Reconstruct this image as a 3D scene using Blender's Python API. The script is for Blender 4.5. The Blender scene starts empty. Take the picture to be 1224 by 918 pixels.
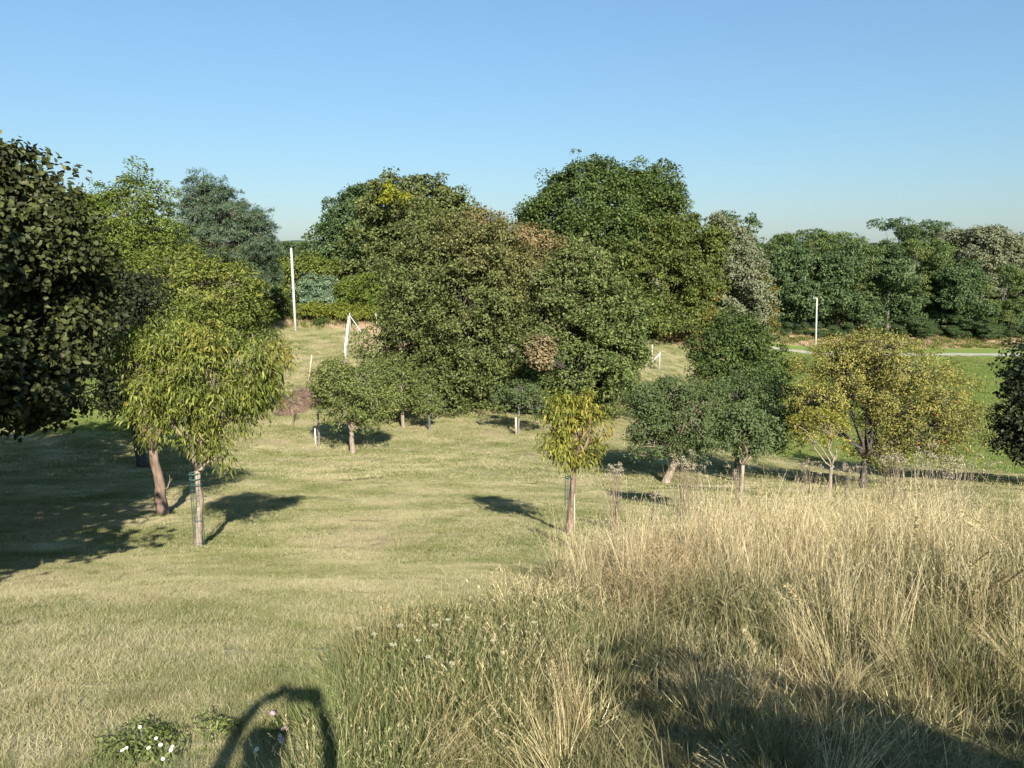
import bpy, math, random
import numpy as np
from mathutils import Vector, Matrix, Euler, noise

random.seed(7)
RNG = np.random.default_rng(7)
S = bpy.context.scene
COL = S.collection
R = math.radians

# ------------------------------------------------------------------ camera
PITCH = 9.75
cam_d = bpy.data.cameras.new('camera')
cam = bpy.data.objects.new('camera', cam_d)
COL.objects.link(cam)
cam_d.sensor_width = 36.0
cam_d.lens = 36.0 * 925.0 / 1224.0
cam_d.clip_start = 0.05
cam_d.clip_end = 6000.0
cam.location = (0, 0, 0)
cam.rotation_euler = (R(90 - PITCH), 0, 0)
S.camera = cam

# ------------------------------------------------------------------ world, sun, exposure
SUN_EL = 30.2
SUN_DIR = Vector((0.2224, -0.8353, 0.5030)).normalized()      # towards the sun
world = bpy.data.worlds.new('World')
S.world = world
world.use_nodes = True
wn = world.node_tree
bg = wn.nodes['Background']
sky = wn.nodes.new('ShaderNodeTexSky')
sky.sky_type = 'NISHITA'
sky.sun_disc = False
sky.sun_elevation = R(SUN_EL)
sky.sun_rotation = math.atan2(SUN_DIR.x, SUN_DIR.y)
sky.altitude = 0
sky.air_density = 1.35
sky.dust_density = 0.55
sky.ozone_density = 10.0
gm = wn.nodes.new('ShaderNodeGamma')
gm.inputs[1].default_value = 0.68
wn.links.new(sky.outputs[0], gm.inputs[0])
cm = wn.nodes.new('ShaderNodeMix')
cm.data_type = 'RGBA'
cm.blend_type = 'MULTIPLY'
cm.inputs[0].default_value = 1.0
cm.inputs[7].default_value = (0.89, 0.975, 1.0, 1)
wn.links.new(gm.outputs[0], cm.inputs[6])
wn.links.new(cm.outputs[2], bg.inputs[0])
bg.inputs[1].default_value = 0.125
sun_d = bpy.data.lights.new('sun', 'SUN')
sun_d.energy = 5.0
sun_d.angle = R(0.53)
sun_d.color = (1.0, 0.94, 0.84)
sun = bpy.data.objects.new('sun', sun_d)
COL.objects.link(sun)
sun.rotation_euler = SUN_DIR.to_track_quat('Z', 'Y').to_euler()
S.view_settings.view_transform = 'Standard'
S.view_settings.look = 'None'
S.view_settings.gamma = 1.0
S.view_settings.exposure = 1.0

# ------------------------------------------------------------------ pixel -> place helpers (photo pixels 1224x918)
CP, SP = math.cos(R(PITCH)), math.sin(R(PITCH))


def ray(u, v):
    dy = v - 459.0
    h = 925 * CP - dy * SP
    return (u - 612.0) / h, (dy * CP + 925 * SP) / h          # X/Y, -Z/Y


def P(u, v, Y):
    a, t = ray(u, v)
    return Vector((a * Y, Y, -t * Y))


# ------------------------------------------------------------------ terrain heights
NEAR = [(-400, 3), (-60, -0.6), (-10, -1.7), (0, -1.93), (3.2, -2.08), (5, -2.5), (8, -3.5), (12, -4.85), (14, -5.3), (20, -6.7)]
COLS = {
    -1.6: [(40, -9.4), (60, -10.2), (85, -8.0), (130, -6), (200, -6)],
    -0.60: [(30, -8.45), (40, -9.5), (60, -10.2), (80, -8.6), (130, -7.5), (200, -7)],
    -0.29: [(38, -10.2), (48, -10.45), (54, -10.5), (66, -9.8), (84, -8.6), (88, -7.5), (100, -7), (150, -7), (200, -7)],
    -0.10: [(38, -10.1), (45, -10.6), (52, -10.7), (66, -9.9), (84, -8.8), (89, -7.6), (110, -7), (200, -7)],
    0.07: [(29, -8.7), (44, -10.6), (50, -10.9), (66, -11), (85, -10.5), (110, -9), (200, -9)],
    0.20: [(29.5, -9.08), (40, -10.4), (52, -11.3), (63, -12.3), (83, -12.8), (100, -11.3), (104, -10.4), (130, -10), (200, -10)],
    0.35: [(26, -8.25), (30, -9.3), (40, -11.5), (52, -13.4), (64, -14.8), (90, -15.1), (121, -15.2), (124, -14.9), (129, -13.4), (150, -13), (200, -13)],
    0.60: [(26, -8.25), (30, -9.3), (40, -11.6), (52, -13.6), (64, -15.0), (90, -15.1), (122, -15.2), (125, -14.9), (130, -13.6), (150, -13), (200, -13)],
    1.8: [(26, -8.4), (30, -9.5), (40, -11.8), (52, -13.8), (64, -15.0), (90, -15.1), (122, -15.2), (130, -13.6), (200, -13)],
}
FARP = [(260, -13), (6000, -13)]
_ks = sorted(COLS)
_YG = np.concatenate([np.linspace(-400, -12, 60), np.linspace(-11.5, 210, 600), np.linspace(215, 6000, 60)])
_XG = np.linspace(-1.6, 1.8, 120)
_prof = []
for k in _ks:
    pts = NEAR + COLS[k] + FARP
    z = np.interp(_YG, [p[0] for p in pts], [p[1] for p in pts])
    zz = z.copy()
    for it in range(14):
        zz[61:-61] = (zz[60:-62] + zz[61:-61] * 2 + zz[62:-60]) / 4
    _prof.append(zz)
_prof = np.array(_prof)
_T = np.array([[0.0]])
_T = np.stack([np.interp(_XG, _ks, _prof[:, j]) for j in range(len(_YG))], 1)
for it in range(6):
    _T[1:-1] = (_T[:-2] + 2 * _T[1:-1] + _T[2:]) / 4


def bumps(x, y):
    return 0.05 * np.sin(x * 0.9 + 1.3 * np.sin(y * 0.37)) * np.sin(y * 0.7 + 0.8) + 0.02 * np.sin(x * 2.3 + y * 1.7) * np.sin(y * 2.9 - x)


def gz(x, y):
    x = np.asarray(x, float); y = np.asarray(y, float)
    yy = np.maximum(y, 6.0)
    q = np.clip(x / yy, -1.6, 1.8)
    jx = (q + 1.6) / 3.4 * 119
    i0 = np.clip(jx.astype(int), 0, 118); fx = jx - i0
    jy = np.interp(y, _YG, np.arange(len(_YG)))
    j0 = np.clip(jy.astype(int), 0, len(_YG) - 2); fy = jy - j0
    z = (_T[i0, j0] * (1 - fx) + _T[i0 + 1, j0] * fx) * (1 - fy) + (_T[i0, j0 + 1] * (1 - fx) + _T[i0 + 1, j0 + 1] * fx) * fy
    return z + bumps(x, y)


def g1(x, y):
    return float(gz(x, y))


def gnormal(x, y, e=0.4):
    return Vector((g1(x - e, y) - g1(x + e, y), g1(x, y - e) - g1(x, y + e), 2 * e)).normalized()


def ground_at(u, v):
    a, t = ray(u, v)
    Y = 2.0
    while Y < 400:
        if -t * Y < g1(a * Y, Y):
            return Vector((a * Y, Y, g1(a * Y, Y)))
        Y += 0.05 if Y < 20 else 0.2
    return Vector((a * Y, Y, -t * Y))


# ------------------------------------------------------------------ mesh helpers
def mesh_np(name, V, F, tint=None, smooth=False):
    """V (n,3), F (m,3) or (m,4)"""
    V = np.ascontiguousarray(V, dtype=np.float32)
    F = np.ascontiguousarray(F, dtype=np.int32)
    me = bpy.data.meshes.new(name)
    me.vertices.add(len(V)); me.vertices.foreach_set('co', V.ravel())
    k = F.shape[1]
    me.loops.add(F.size); me.loops.foreach_set('vertex_index', F.ravel())
    me.polygons.add(len(F))
    me.polygons.foreach_set('loop_start', np.arange(0, F.size, k, dtype=np.int32))
    if smooth:
        me.polygons.foreach_set('use_smooth', np.ones(len(F), dtype=bool))
    me.update(calc_edges=True)
    if tint is not None:
        at = me.attributes.new('tint', 'FLOAT_COLOR', 'POINT')
        c = np.ones((len(V), 4), dtype=np.float32); c[:, :3] = tint
        at.data.foreach_set('color', c.ravel())
    return me


def link(name, me, mat=None, parent=None, loc=None):
    o = bpy.data.objects.new(name, me)
    COL.objects.link(o)
    if mat is not None:
        me.materials.append(mat)
    if parent is not None:
        o.parent = parent
    if loc is not None:
        o.location = loc
    return o


def tag(o, label=None, cat=None, group=None, kind=None):
    if label: o['label'] = label
    if cat: o['category'] = cat
    if group: o['group'] = group
    if kind: o['kind'] = kind
    return o


def empty(name, loc, label, cat, group=None):
    o = bpy.data.objects.new(name, None)
    o.empty_display_size = 0.3
    COL.objects.link(o)
    o.location = loc
    return tag(o, label, cat, group)


class Geo:
    def __init__(s):
        s.V = []; s.F = []; s.n = 0

    def add(s, V, F):
        V = np.asarray(V, float); F = np.asarray(F, int)
        s.V.append(V); s.F.append(F + s.n); s.n += len(V)

    def tube(s, pts, rad, sides=6, jit=0.0, cap=True):
        pts = np.asarray(pts, float); n = len(pts)
        rad = np.asarray(rad, float) * np.ones(n)
        tan = np.gradient(pts, axis=0)
        tan /= np.linalg.norm(tan, axis=1)[:, None] + 1e-9
        ref = np.array([0.31, 0.95, 0.05]) if abs(tan[0][2]) > 0.6 else np.array([0.05, 0.1, 1.0])
        a = np.cross(tan, ref); a /= np.linalg.norm(a, axis=1)[:, None] + 1e-9
        b = np.cross(tan, a)
        th = np.arange(sides) * 2 * math.pi / sides
        r = rad[:, None] * (1 + jit * RNG.uniform(-1, 1, (n, sides)))
        V = pts[:, None, :] + a[:, None, :] * (np.cos(th)[None, :] * r)[..., None] + b[:, None, :] * (np.sin(th)[None, :] * r)[..., None]
        V = V.reshape(-1, 3)
        F = []
        for i in range(n - 1):
            for j in range(sides):
                q = (i * sides + j, i * sides + (j + 1) % sides, (i + 1) * sides + (j + 1) % sides, (i + 1) * sides + j)
                F.append((q[0], q[1], q[2])); F.append((q[0], q[2], q[3]))
        if cap:
            V = np.vstack([V, pts[-1:], pts[:1]])
            t = n * sides
            for j in range(sides):
                F.append(((n - 1) * sides + j, (n - 1) * sides + (j + 1) % sides, t))
                F.append(((j + 1) % sides, j, t + 1))
        s.add(V, F)

    def box(s, c, size, rot=None):
        x, y, z = [d / 2 for d in size]
        V = np.array([(i * x, j * y, k * z) for i in (-1, 1) for j in (-1, 1) for k in (-1, 1)])
        if rot is not None:
            V = V @ np.array(rot).T
        V = V + np.array(c)
        F = [(0, 1, 3), (0, 3, 2), (4, 6, 7), (4, 7, 5), (0, 4, 5), (0, 5, 1), (2, 3, 7), (2, 7, 6), (0, 2, 6), (0, 6, 4), (1, 5, 7), (1, 7, 3)]
        s.add(V, F)

    def mesh(s, name, smooth=True):
        return mesh_np(name, np.vstack(s.V), np.vstack(s.F), smooth=smooth)


# ------------------------------------------------------------------ materials
def nt(m):
    m.use_nodes = True
    t = m.node_tree
    t.nodes.clear()
    out = t.nodes.new('ShaderNodeOutputMaterial')
    return t, out


def N(t, typ, **kw):
    n = t.nodes.new(typ)
    for k, v in kw.items():
        setattr(n, k, v)
    return n


def ramp(t, src, stops):
    r = N(t, 'ShaderNodeValToRGB')
    e = r.color_ramp.elements
    e[0].position, e[0].color = stops[0][0], (*stops[0][1], 1)
    e[1].position, e[1].color = stops[-1][0], (*stops[-1][1], 1)
    for p, c in stops[1:-1]:
        x = e.new(p); x.color = (*c, 1)
    t.links.new(src, r.inputs[0])
    return r.outputs[0]


def mixc(t, fac, a, b):
    m = N(t, 'ShaderNodeMix', data_type='RGBA')
    for inp, v in ((m.inputs[0], fac), (m.inputs[6], a), (m.inputs[7], b)):
        if isinstance(v, (int, float)): inp.default_value = v
        elif isinstance(v, tuple): inp.default_value = (*v, 1)
        else: t.links.new(v, inp)
    return m.outputs[2]


def leaf_mat(name, ca, cb, cz=None, trans=0.28, gloss=0.02, rough=0.6, back=None, vary=0.8):
    """ca/cb mixed per leaf and per clump, cz where the tint's blue channel says so; back = colour of the leaf's underside"""
    m = bpy.data.materials.new(name)
    t, out = nt(m)
    at = N(t, 'ShaderNodeAttribute', attribute_name='tint')
    sep = N(t, 'ShaderNodeSeparateColor')
    t.links.new(at.outputs['Color'], sep.inputs[0])
    add = N(t, 'ShaderNodeMath', operation='MULTIPLY_ADD')
    t.links.new(sep.outputs[1], add.inputs[0]); add.inputs[1].default_value = 0.55
    mul = N(t, 'ShaderNodeMath', operation='MULTIPLY'); mul.inputs[1].default_value = 0.45
    t.links.new(sep.outputs[0], mul.inputs[0]); t.links.new(mul.outputs[0], add.inputs[2])
    c = mixc(t, add.outputs[0], ca, cb)
    if cz is not None:
        zz = N(t, 'ShaderNodeMath', operation='MULTIPLY')
        t.links.new(sep.outputs[2], zz.inputs[0]); zz.inputs[1].default_value = 1.0
        c = mixc(t, zz.outputs[0], c, cz)
    hv = N(t, 'ShaderNodeHueSaturation')
    mr = N(t, 'ShaderNodeMapRange'); mr.inputs[3].default_value = 1 - vary * 0.5; mr.inputs[4].default_value = 1 + vary * 0.5
    t.links.new(sep.outputs[0], mr.inputs[0]); t.links.new(mr.outputs[0], hv.inputs['Value'])
    t.links.new(c, hv.inputs['Color'])
    c = hv.outputs[0]
    if back is not None:
        ge = N(t, 'ShaderNodeNewGeometry')
        c = mixc(t, ge.outputs['Backfacing'], c, back)
    d = N(t, 'ShaderNodeBsdfDiffuse'); t.links.new(c, d.inputs[0])
    tr = N(t, 'ShaderNodeBsdfTranslucent')
    tc = mixc(t, 0.35, c, (0.25, 0.32, 0.02)); t.links.new(tc, tr.inputs[0])
    mx = N(t, 'ShaderNodeMixShader'); mx.inputs[0].default_value = trans
    t.links.new(d.outputs[0], mx.inputs[1]); t.links.new(tr.outputs[0], mx.inputs[2])
    g = N(t, 'ShaderNodeBsdfGlossy'); g.inputs['Roughness'].default_value = rough
    g.inputs[0].default_value = (1, 1, 1, 1)
    mg = N(t, 'ShaderNodeMixShader'); mg.inputs[0].default_value = gloss
    t.links.new(mx.outputs[0], mg.inputs[1]); t.links.new(g.outputs[0], mg.inputs[2])
    t.links.new(mg.outputs[0], out.inputs[0])
    return m


def vary_instances(m, brown):
    """whole tufts differ: pale straw, rusty brown"""
    t = m.node_tree
    d = [n for n in t.nodes if n.type == 'BSDF_DIFFUSE'][0]
    src = d.inputs[0].links[0].from_socket
    oi = N(t, 'ShaderNodeObjectInfo')
    ge = N(t, 'ShaderNodeNewGeometry')
    no = N(t, 'ShaderNodeTexNoise'); no.inputs['Scale'].default_value = 0.9; no.inputs['Detail'].default_value = 3
    t.links.new(ge.outputs['Position'], no.inputs[0])
    ad = N(t, 'ShaderNodeMath', operation='MULTIPLY_ADD'); t.links.new(oi.outputs['Random'], ad.inputs[0]); ad.inputs[1].default_value = 0.5
    t.links.new(no.outputs[0], ad.inputs[2])
    mr = N(t, 'ShaderNodeMapRange'); mr.inputs[1].default_value = 0.62; mr.inputs[2].default_value = 0.98; mr.inputs[4].default_value = 0.65
    t.links.new(ad.outputs[0], mr.inputs[0])
    c = mixc(t, mr.outputs[0], src, brown)
    t.links.new(c, d.inputs[0])


def simple_mat(name, stops, scale=8.0, stretch=(1, 1, 1), rough=0.85, bump=0.3, detail=6):
    m = bpy.data.materials.new(name)
    t, out = nt(m)
    tc = N(t, 'ShaderNodeTexCoord')
    mp = N(t, 'ShaderNodeMapping'); mp.inputs['Scale'].default_value = stretch
    t.links.new(tc.outputs['Object'], mp.inputs[0])
    no = N(t, 'ShaderNodeTexNoise'); no.inputs['Scale'].default_value = scale; no.inputs['Detail'].default_value = detail
    t.links.new(mp.outputs[0], no.inputs[0])
    c = ramp(t, no.outputs[0], stops)
    b = N(t, 'ShaderNodeBsdfPrincipled')
    t.links.new(c, b.inputs['Base Color']); b.inputs['Roughness'].default_value = rough
    bp = N(t, 'ShaderNodeBump'); bp.inputs['Strength'].default_value = bump; bp.inputs['Distance'].default_value = 0.02
    t.links.new(no.outputs[0], bp.inputs['Height']); t.links.new(bp.outputs[0], b.inputs['Normal'])
    t.links.new(b.outputs[0], out.inputs[0])
    return m


M = {}
M['bark_brown'] = simple_mat('bark_brown', [(0.3, (0.10, 0.065, 0.042)), (0.7, (0.30, 0.21, 0.15))], 14, (1, 1, 0.25), bump=0.8)
M['bark_pale'] = simple_mat('bark_pale', [(0.3, (0.16, 0.12, 0.085)), (0.7, (0.38, 0.31, 0.23))], 16, (1, 1, 0.3), bump=0.7)
M['bark_dark'] = simple_mat('bark_dark', [(0.3, (0.035, 0.028, 0.022)), (0.7, (0.12, 0.10, 0.08))], 12, (1, 1, 0.3), bump=0.8)
M['bark_grey'] = simple_mat('bark_grey', [(0.3, (0.10, 0.09, 0.075)), (0.7, (0.26, 0.23, 0.19))], 10, (1, 1, 0.3), bump=0.6)
M['concrete'] = simple_mat('white_concrete', [(0.3, (0.46, 0.45, 0.41)), (0.7, (0.68, 0.67, 0.62))], 5, bump=0.1)
M['pale_wood'] = simple_mat('pale_wood', [(0.3, (0.42, 0.34, 0.24)), (0.7, (0.62, 0.54, 0.40))], 12, (1, 1, 0.1), bump=0.3)
M['grey_post'] = simple_mat('grey_post', [(0.3, (0.26, 0.22, 0.25)), (0.7, (0.42, 0.38, 0.40))], 6, bump=0.2)
M['metal'] = simple_mat('grey_metal', [(0.3, (0.25, 0.25, 0.25)), (0.7, (0.38, 0.38, 0.38))], 6, rough=0.4, bump=0.1)
M['guard'] = simple_mat('green_guard_mesh', [(0.3, (0.05, 0.09, 0.085)), (0.7, (0.09, 0.15, 0.14))], 20, rough=0.5, bump=0.1)
M['twig'] = simple_mat('reddish_twigs', [(0.3, (0.13, 0.085, 0.055)), (0.7, (0.32, 0.22, 0.15))], 3, bump=0.3)
M['fruit'] = simple_mat('red_fruit', [(0.3, (0.45, 0.05, 0.02)), (0.7, (0.65, 0.14, 0.04))], 9, rough=0.4, bump=0.05)

GREEN = (0.05, 0.085, 0.014)
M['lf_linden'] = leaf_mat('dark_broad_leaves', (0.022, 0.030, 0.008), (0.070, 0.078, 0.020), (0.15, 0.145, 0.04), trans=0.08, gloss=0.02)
M['lf_shade'] = leaf_mat('shade_darkened_leaves', (0.012, 0.018, 0.006), (0.030, 0.038, 0.012), (0.06, 0.07, 0.02), trans=0.06, gloss=0.02)  # shade is put into the leaf colour, so these greens are nearly black
M['lf_walnut'] = leaf_mat('walnut_leaves', (0.075, 0.115, 0.014), (0.145, 0.18, 0.024), (0.24, 0.24, 0.03), trans=0.3)
M['lf_young'] = leaf_mat('yellow_green_leaves', (0.075, 0.105, 0.018), (0.17, 0.20, 0.032), (0.34, 0.30, 0.05), trans=0.3)
M['lf_pine'] = leaf_mat('pine_needles', (0.040, 0.068, 0.034), (0.10, 0.14, 0.075), (0.14, 0.10, 0.06), trans=0.08)
M['lf_peach'] = leaf_mat('peach_leaves', (0.055, 0.085, 0.014), (0.235, 0.25, 0.042), (0.38, 0.27, 0.03), trans=0.3, gloss=0.02)
M['lf_peach2'] = leaf_mat('yellowing_peach_leaves', (0.13, 0.155, 0.022), (0.29, 0.27, 0.04), (0.46, 0.30, 0.03), trans=0.3, gloss=0.02)
M['lf_apple'] = leaf_mat('apple_leaves', (0.085, 0.115, 0.028), (0.165, 0.19, 0.05), (0.22, 0.22, 0.06), trans=0.22)
M['lf_appledark'] = leaf_mat('grey_green_apple_leaves', (0.045, 0.072, 0.018), (0.125, 0.165, 0.045), (0.20, 0.21, 0.06), trans=0.16, back=(0.095, 0.13, 0.045))
M['lf_plum'] = leaf_mat('yellow_olive_leaves', (0.13, 0.14, 0.035), (0.27, 0.24, 0.065), (0.36, 0.31, 0.06), trans=0.25)
M['lf_yellow'] = leaf_mat('bright_yellow_leaves', (0.20, 0.19, 0.025), (0.36, 0.31, 0.04), (0.2, 0.2, 0.03), trans=0.35)
M['lf_hazel'] = leaf_mat('olive_leaves', (0.038, 0.055, 0.012), (0.155, 0.180, 0.050), (0.20, 0.165, 0.06), trans=0.2)
M['lf_hazel2'] = leaf_mat('mid_olive_green_leaves', (0.042, 0.066, 0.014), (0.165, 0.205, 0.055), (0.24, 0.18, 0.09), trans=0.2)
M['lf_brown'] = leaf_mat('dry_brown_leaves', (0.11, 0.10, 0.035), (0.19, 0.15, 0.06), (0.30, 0.19, 0.09), trans=0.2)
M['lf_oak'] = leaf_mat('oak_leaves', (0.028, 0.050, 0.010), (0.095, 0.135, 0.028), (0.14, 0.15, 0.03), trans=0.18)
M['lf_hornbeam'] = leaf_mat('hornbeam_leaves', (0.055, 0.078, 0.015), (0.13, 0.155, 0.028), (0.30, 0.19, 0.04), trans=0.2)
M['lf_silver'] = leaf_mat('silver_linden_leaves', (0.07, 0.09, 0.032), (0.15, 0.17, 0.075), (0.24, 0.24, 0.14), trans=0.12, back=(0.17, 0.18, 0.10))
M['lf_willow'] = leaf_mat('blue_grey_leaves', (0.10, 0.16, 0.085), (0.19, 0.26, 0.15), None, trans=0.15)
M['lf_acacia'] = leaf_mat('acacia_leaves', (0.060, 0.105, 0.026), (0.14, 0.185, 0.05), (0.14, 0.14, 0.05), trans=0.22)
M['lf_acacia2'] = leaf_mat('light_acacia_leaves', (0.075, 0.12, 0.026), (0.15, 0.19, 0.05), (0.2, 0.2, 0.06), trans=0.25)
M['lf_blue'] = leaf_mat('cool_dark_green_leaves', (0.040, 0.075, 0.026), (0.10, 0.145, 0.048), None, trans=0.15)
M['lf_mistletoe'] = leaf_mat('mistletoe_leaves', (0.22, 0.24, 0.02), (0.34, 0.34, 0.03), None, trans=0.3)
M['straw'] = leaf_mat('dry_straw', (0.34, 0.265, 0.125), (0.60, 0.495, 0.26), (0.72, 0.63, 0.38), trans=0.15, gloss=0.02, vary=0.8)
vary_instances(M['straw'], (0.25, 0.175, 0.08))
M['meadow'] = leaf_mat('meadow_blades', (0.085, 0.10, 0.035), (0.235, 0.22, 0.10), (0.45, 0.37, 0.20), trans=0.22, gloss=0.02, vary=0.7)
vary_instances(M['meadow'], (0.20, 0.17, 0.07))

M['petal'] = simple_mat('white_petals', [(0.3, (0.58, 0.56, 0.48)), (0.7, (0.72, 0.70, 0.64))], 9, bump=0.0)
M['umbel'] = simple_mat('cream_umbel_florets', [(0.3, (0.22, 0.21, 0.12)), (0.7, (0.38, 0.36, 0.23))], 60, bump=0.0)
M['fluff'] = simple_mat('pale_seed_fluff', [(0.3, (0.24, 0.195, 0.12)), (0.7, (0.44, 0.38, 0.26))], 40, bump=0.0)
M['violet'] = simple_mat('violet_petals', [(0.3, (0.42, 0.20, 0.42)), (0.7, (0.60, 0.34, 0.58))], 30, bump=0.0)
M['yolk'] = simple_mat('yellow_disc', [(0.3, (0.60, 0.40, 0.03)), (0.7, (0.75, 0.52, 0.05))], 60, bump=0.2)
M['stem'] = simple_mat('green_stems', [(0.3, (0.08, 0.11, 0.03)), (0.7, (0.18, 0.20, 0.07))], 20, bump=0.1)
M['palestalk'] = simple_mat('pale_stalks', [(0.3, (0.36, 0.28, 0.17)), (0.7, (0.56, 0.46, 0.30))], 20, bump=0.1)
M['drystem'] = simple_mat('dry_stems', [(0.3, (0.17, 0.12, 0.08)), (0.7, (0.40, 0.32, 0.22))], 20, bump=0.1)


def blade_mat():
    """lawn blades: green or straw by tint and by where they stand"""
    m = bpy.data.materials.new('mown_blades')
    t, out = nt(m)
    at = N(t, 'ShaderNodeAttribute', attribute_name='tint')
    sep = N(t, 'ShaderNodeSeparateColor'); t.links.new(at.outputs['Color'], sep.inputs[0])
    ge = N(t, 'ShaderNodeNewGeometry')
    n1 = N(t, 'ShaderNodeTexNoise'); n1.inputs['Scale'].default_value = 0.55; n1.inputs['Detail'].default_value = 5
    t.links.new(ge.outputs['Position'], n1.inputs[0])
    a = N(t, 'ShaderNodeMapRange'); a.inputs[1].default_value = 0.3; a.inputs[2].default_value = 0.7; a.inputs[3].default_value = -0.30; a.inputs[4].default_value = 0.32
    t.links.new(n1.outputs[0], a.inputs[0])
    s = N(t, 'ShaderNodeMath', operation='ADD', use_clamp=True)
    t.links.new(sep.outputs[0], s.inputs[0]); t.links.new(a.outputs[0], s.inputs[1])
    c = ramp(t, s.outputs[0], [(0.0, (0.11, 0.145, 0.042)), (0.35, (0.22, 0.235, 0.085)), (0.65, (0.37, 0.34, 0.175)), (1.0, (0.52, 0.45, 0.28))])
    n4 = N(t, 'ShaderNodeTexNoise'); n4.inputs['Scale'].default_value = 0.23; n4.inputs['Detail'].default_value = 4; n4.inputs['Roughness'].default_value = 0.6
    t.links.new(ge.outputs['Position'], n4.inputs[0])
    wr = N(t, 'ShaderNodeMapRange'); wr.inputs[1].default_value = 0.56; wr.inputs[2].default_value = 0.68; wr.inputs[4].default_value = 0.4; t.links.new(n4.outputs[0], wr.inputs[0])
    c = mixc(t, wr.outputs[0], c, (0.46, 0.36, 0.25))
    d = N(t, 'ShaderNodeBsdfDiffuse'); t.links.new(c, d.inputs[0])
    tr = N(t, 'ShaderNodeBsdfTranslucent'); t.links.new(c, tr.inputs[0])
    mx = N(t, 'ShaderNodeMixShader'); mx.inputs[0].default_value = 0.25
    t.links.new(d.outputs[0], mx.inputs[1]); t.links.new(tr.outputs[0], mx.inputs[2]); t.links.new(mx.outputs[0], out.inputs[0])
    return m


M['blade'] = blade_mat()
M['fieldblade'] = leaf_mat('field_blades', (0.125, 0.185, 0.038), (0.21, 0.27, 0.06), (0.25, 0.26, 0.08), trans=0.25, gloss=0.02, vary=0.4)


vary_instances(M['fieldblade'], (0.25, 0.26, 0.085))


def ground_mat():
    m = bpy.data.materials.new('ground_soil_and_turf')
    t, out = nt(m)
    ge = N(t, 'ShaderNodeNewGeometry')
    at = N(t, 'ShaderNodeAttribute', attribute_name='tint')
    sep = N(t, 'ShaderNodeSeparateColor'); t.links.new(at.outputs['Color'], sep.inputs[0])

    def noise_(scale, det=6, stretch=None, rough=0.6):
        n = N(t, 'ShaderNodeTexNoise'); n.inputs['Scale'].default_value = scale; n.inputs['Detail'].default_value = det
        n.inputs['Roughness'].default_value = rough
        if stretch:
            mp = N(t, 'ShaderNodeMapping'); mp.inputs['Scale'].default_value = stretch; mp.inputs['Rotation'].default_value = (0, 0, R(12))
            t.links.new(ge.outputs['Position'], mp.inputs[0]); t.links.new(mp.outputs[0], n.inputs[0])
        else:
            t.links.new(ge.outputs['Position'], n.inputs[0])
        return n.outputs[0]
    n1 = noise_(0.55, 5); n2 = noise_(7, 8, (0.5, 1.3, 1)); n3 = noise_(30, 6)
    mm = N(t, 'ShaderNodeMath', operation='MULTIPLY_ADD'); t.links.new(n1, mm.inputs[0]); mm.inputs[1].default_value = 0.45
    m2 = N(t, 'ShaderNodeMath', operation='MULTIPLY'); t.links.new(n2, m2.inputs[0]); m2.inputs[1].default_value = 0.55
    t.links.new(m2.outputs[0], mm.inputs[2])
    lawn = ramp(t, mm.outputs[0], [(0.34, (0.13, 0.15, 0.05)), (0.44, (0.23, 0.23, 0.09)), (0.55, (0.34, 0.30, 0.16)), (0.66, (0.46, 0.38, 0.24))])
    n4 = noise_(0.23, 4)
    wr = N(t, 'ShaderNodeMapRange'); wr.inputs[1].default_value = 0.56; wr.inputs[2].default_value = 0.68; t.links.new(n4, wr.inputs[0])
    wr.inputs[4].default_value = 0.5
    lawn = mixc(t, wr.outputs[0], lawn, (0.40, 0.31, 0.20))
    field = ramp(t, n2, [(0.3, (0.125, 0.185, 0.038)), (0.55, (0.19, 0.25, 0.06)), (0.75, (0.25, 0.26, 0.08))])
    bank = ramp(t, mm.outputs[0], [(0.38, (0.20, 0.19, 0.08)), (0.5, (0.40, 0.28, 0.17)), (0.62, (0.52, 0.38, 0.25))])
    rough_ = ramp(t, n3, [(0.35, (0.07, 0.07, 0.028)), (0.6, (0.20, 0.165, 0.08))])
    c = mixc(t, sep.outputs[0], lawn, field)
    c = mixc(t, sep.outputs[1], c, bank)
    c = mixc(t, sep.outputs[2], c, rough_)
    b = N(t, 'ShaderNodeBsdfPrincipled'); t.links.new(c, b.inputs['Base Color']); b.inputs['Roughness'].default_value = 0.95
    b.inputs['Specular IOR Level'].default_value = 0.1
    bp = N(t, 'ShaderNodeBump'); bp.inputs['Strength'].default_value = 0.7; bp.inputs['Distance'].default_value = 0.05
    t.links.new(n2, bp.inputs['Height']); t.links.new(bp.outputs[0], b.inputs['Normal'])
    t.links.new(b.outputs[0], out.inputs[0])
    return m


M['ground'] = ground_mat()


# ------------------------------------------------------------------ ground sheet
def sstep(a, b, x):
    t = np.clip((x - a) / (b - a), 0, 1)
    return t * t * (3 - 2 * t)


def field_zone(x, y):
    q = x / np.maximum(y, 5)
    right = sstep(0.255, 0.30, q) * sstep(44, 50, y + 5 * (q - 0.3) * 4) * (y < 400)
    left = sstep(-0.40, -0.50, q) * sstep(37, 45, y)
    mid = 0.15 * sstep(70, 80, y) * sstep(-0.31, -0.29, q) * sstep(-0.20, -0.22, q) * (y < 86)
    return np.clip(np.maximum(np.maximum(right, left), mid), 0, 1)


def bank_zone(x, y):
    q = x / np.maximum(y, 5)
    lb = sstep(84, 86, y) * (q < 0.02) * (q > -0.45)
    mb = sstep(99, 101, y + 60 * np.maximum(q - 0.2, 0)) * (q >= 0.1) * (q < 0.29)
    rb = sstep(121, 122.5, y) * (q >= 0.29) * (q < 1.2)
    mp = 0.8 * sstep(70, 72, y) * sstep(-0.212, -0.2, q) * (q < -0.1)
    return np.clip(lb + mb + rb + mp, 0, 1) * (y < 160)


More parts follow.
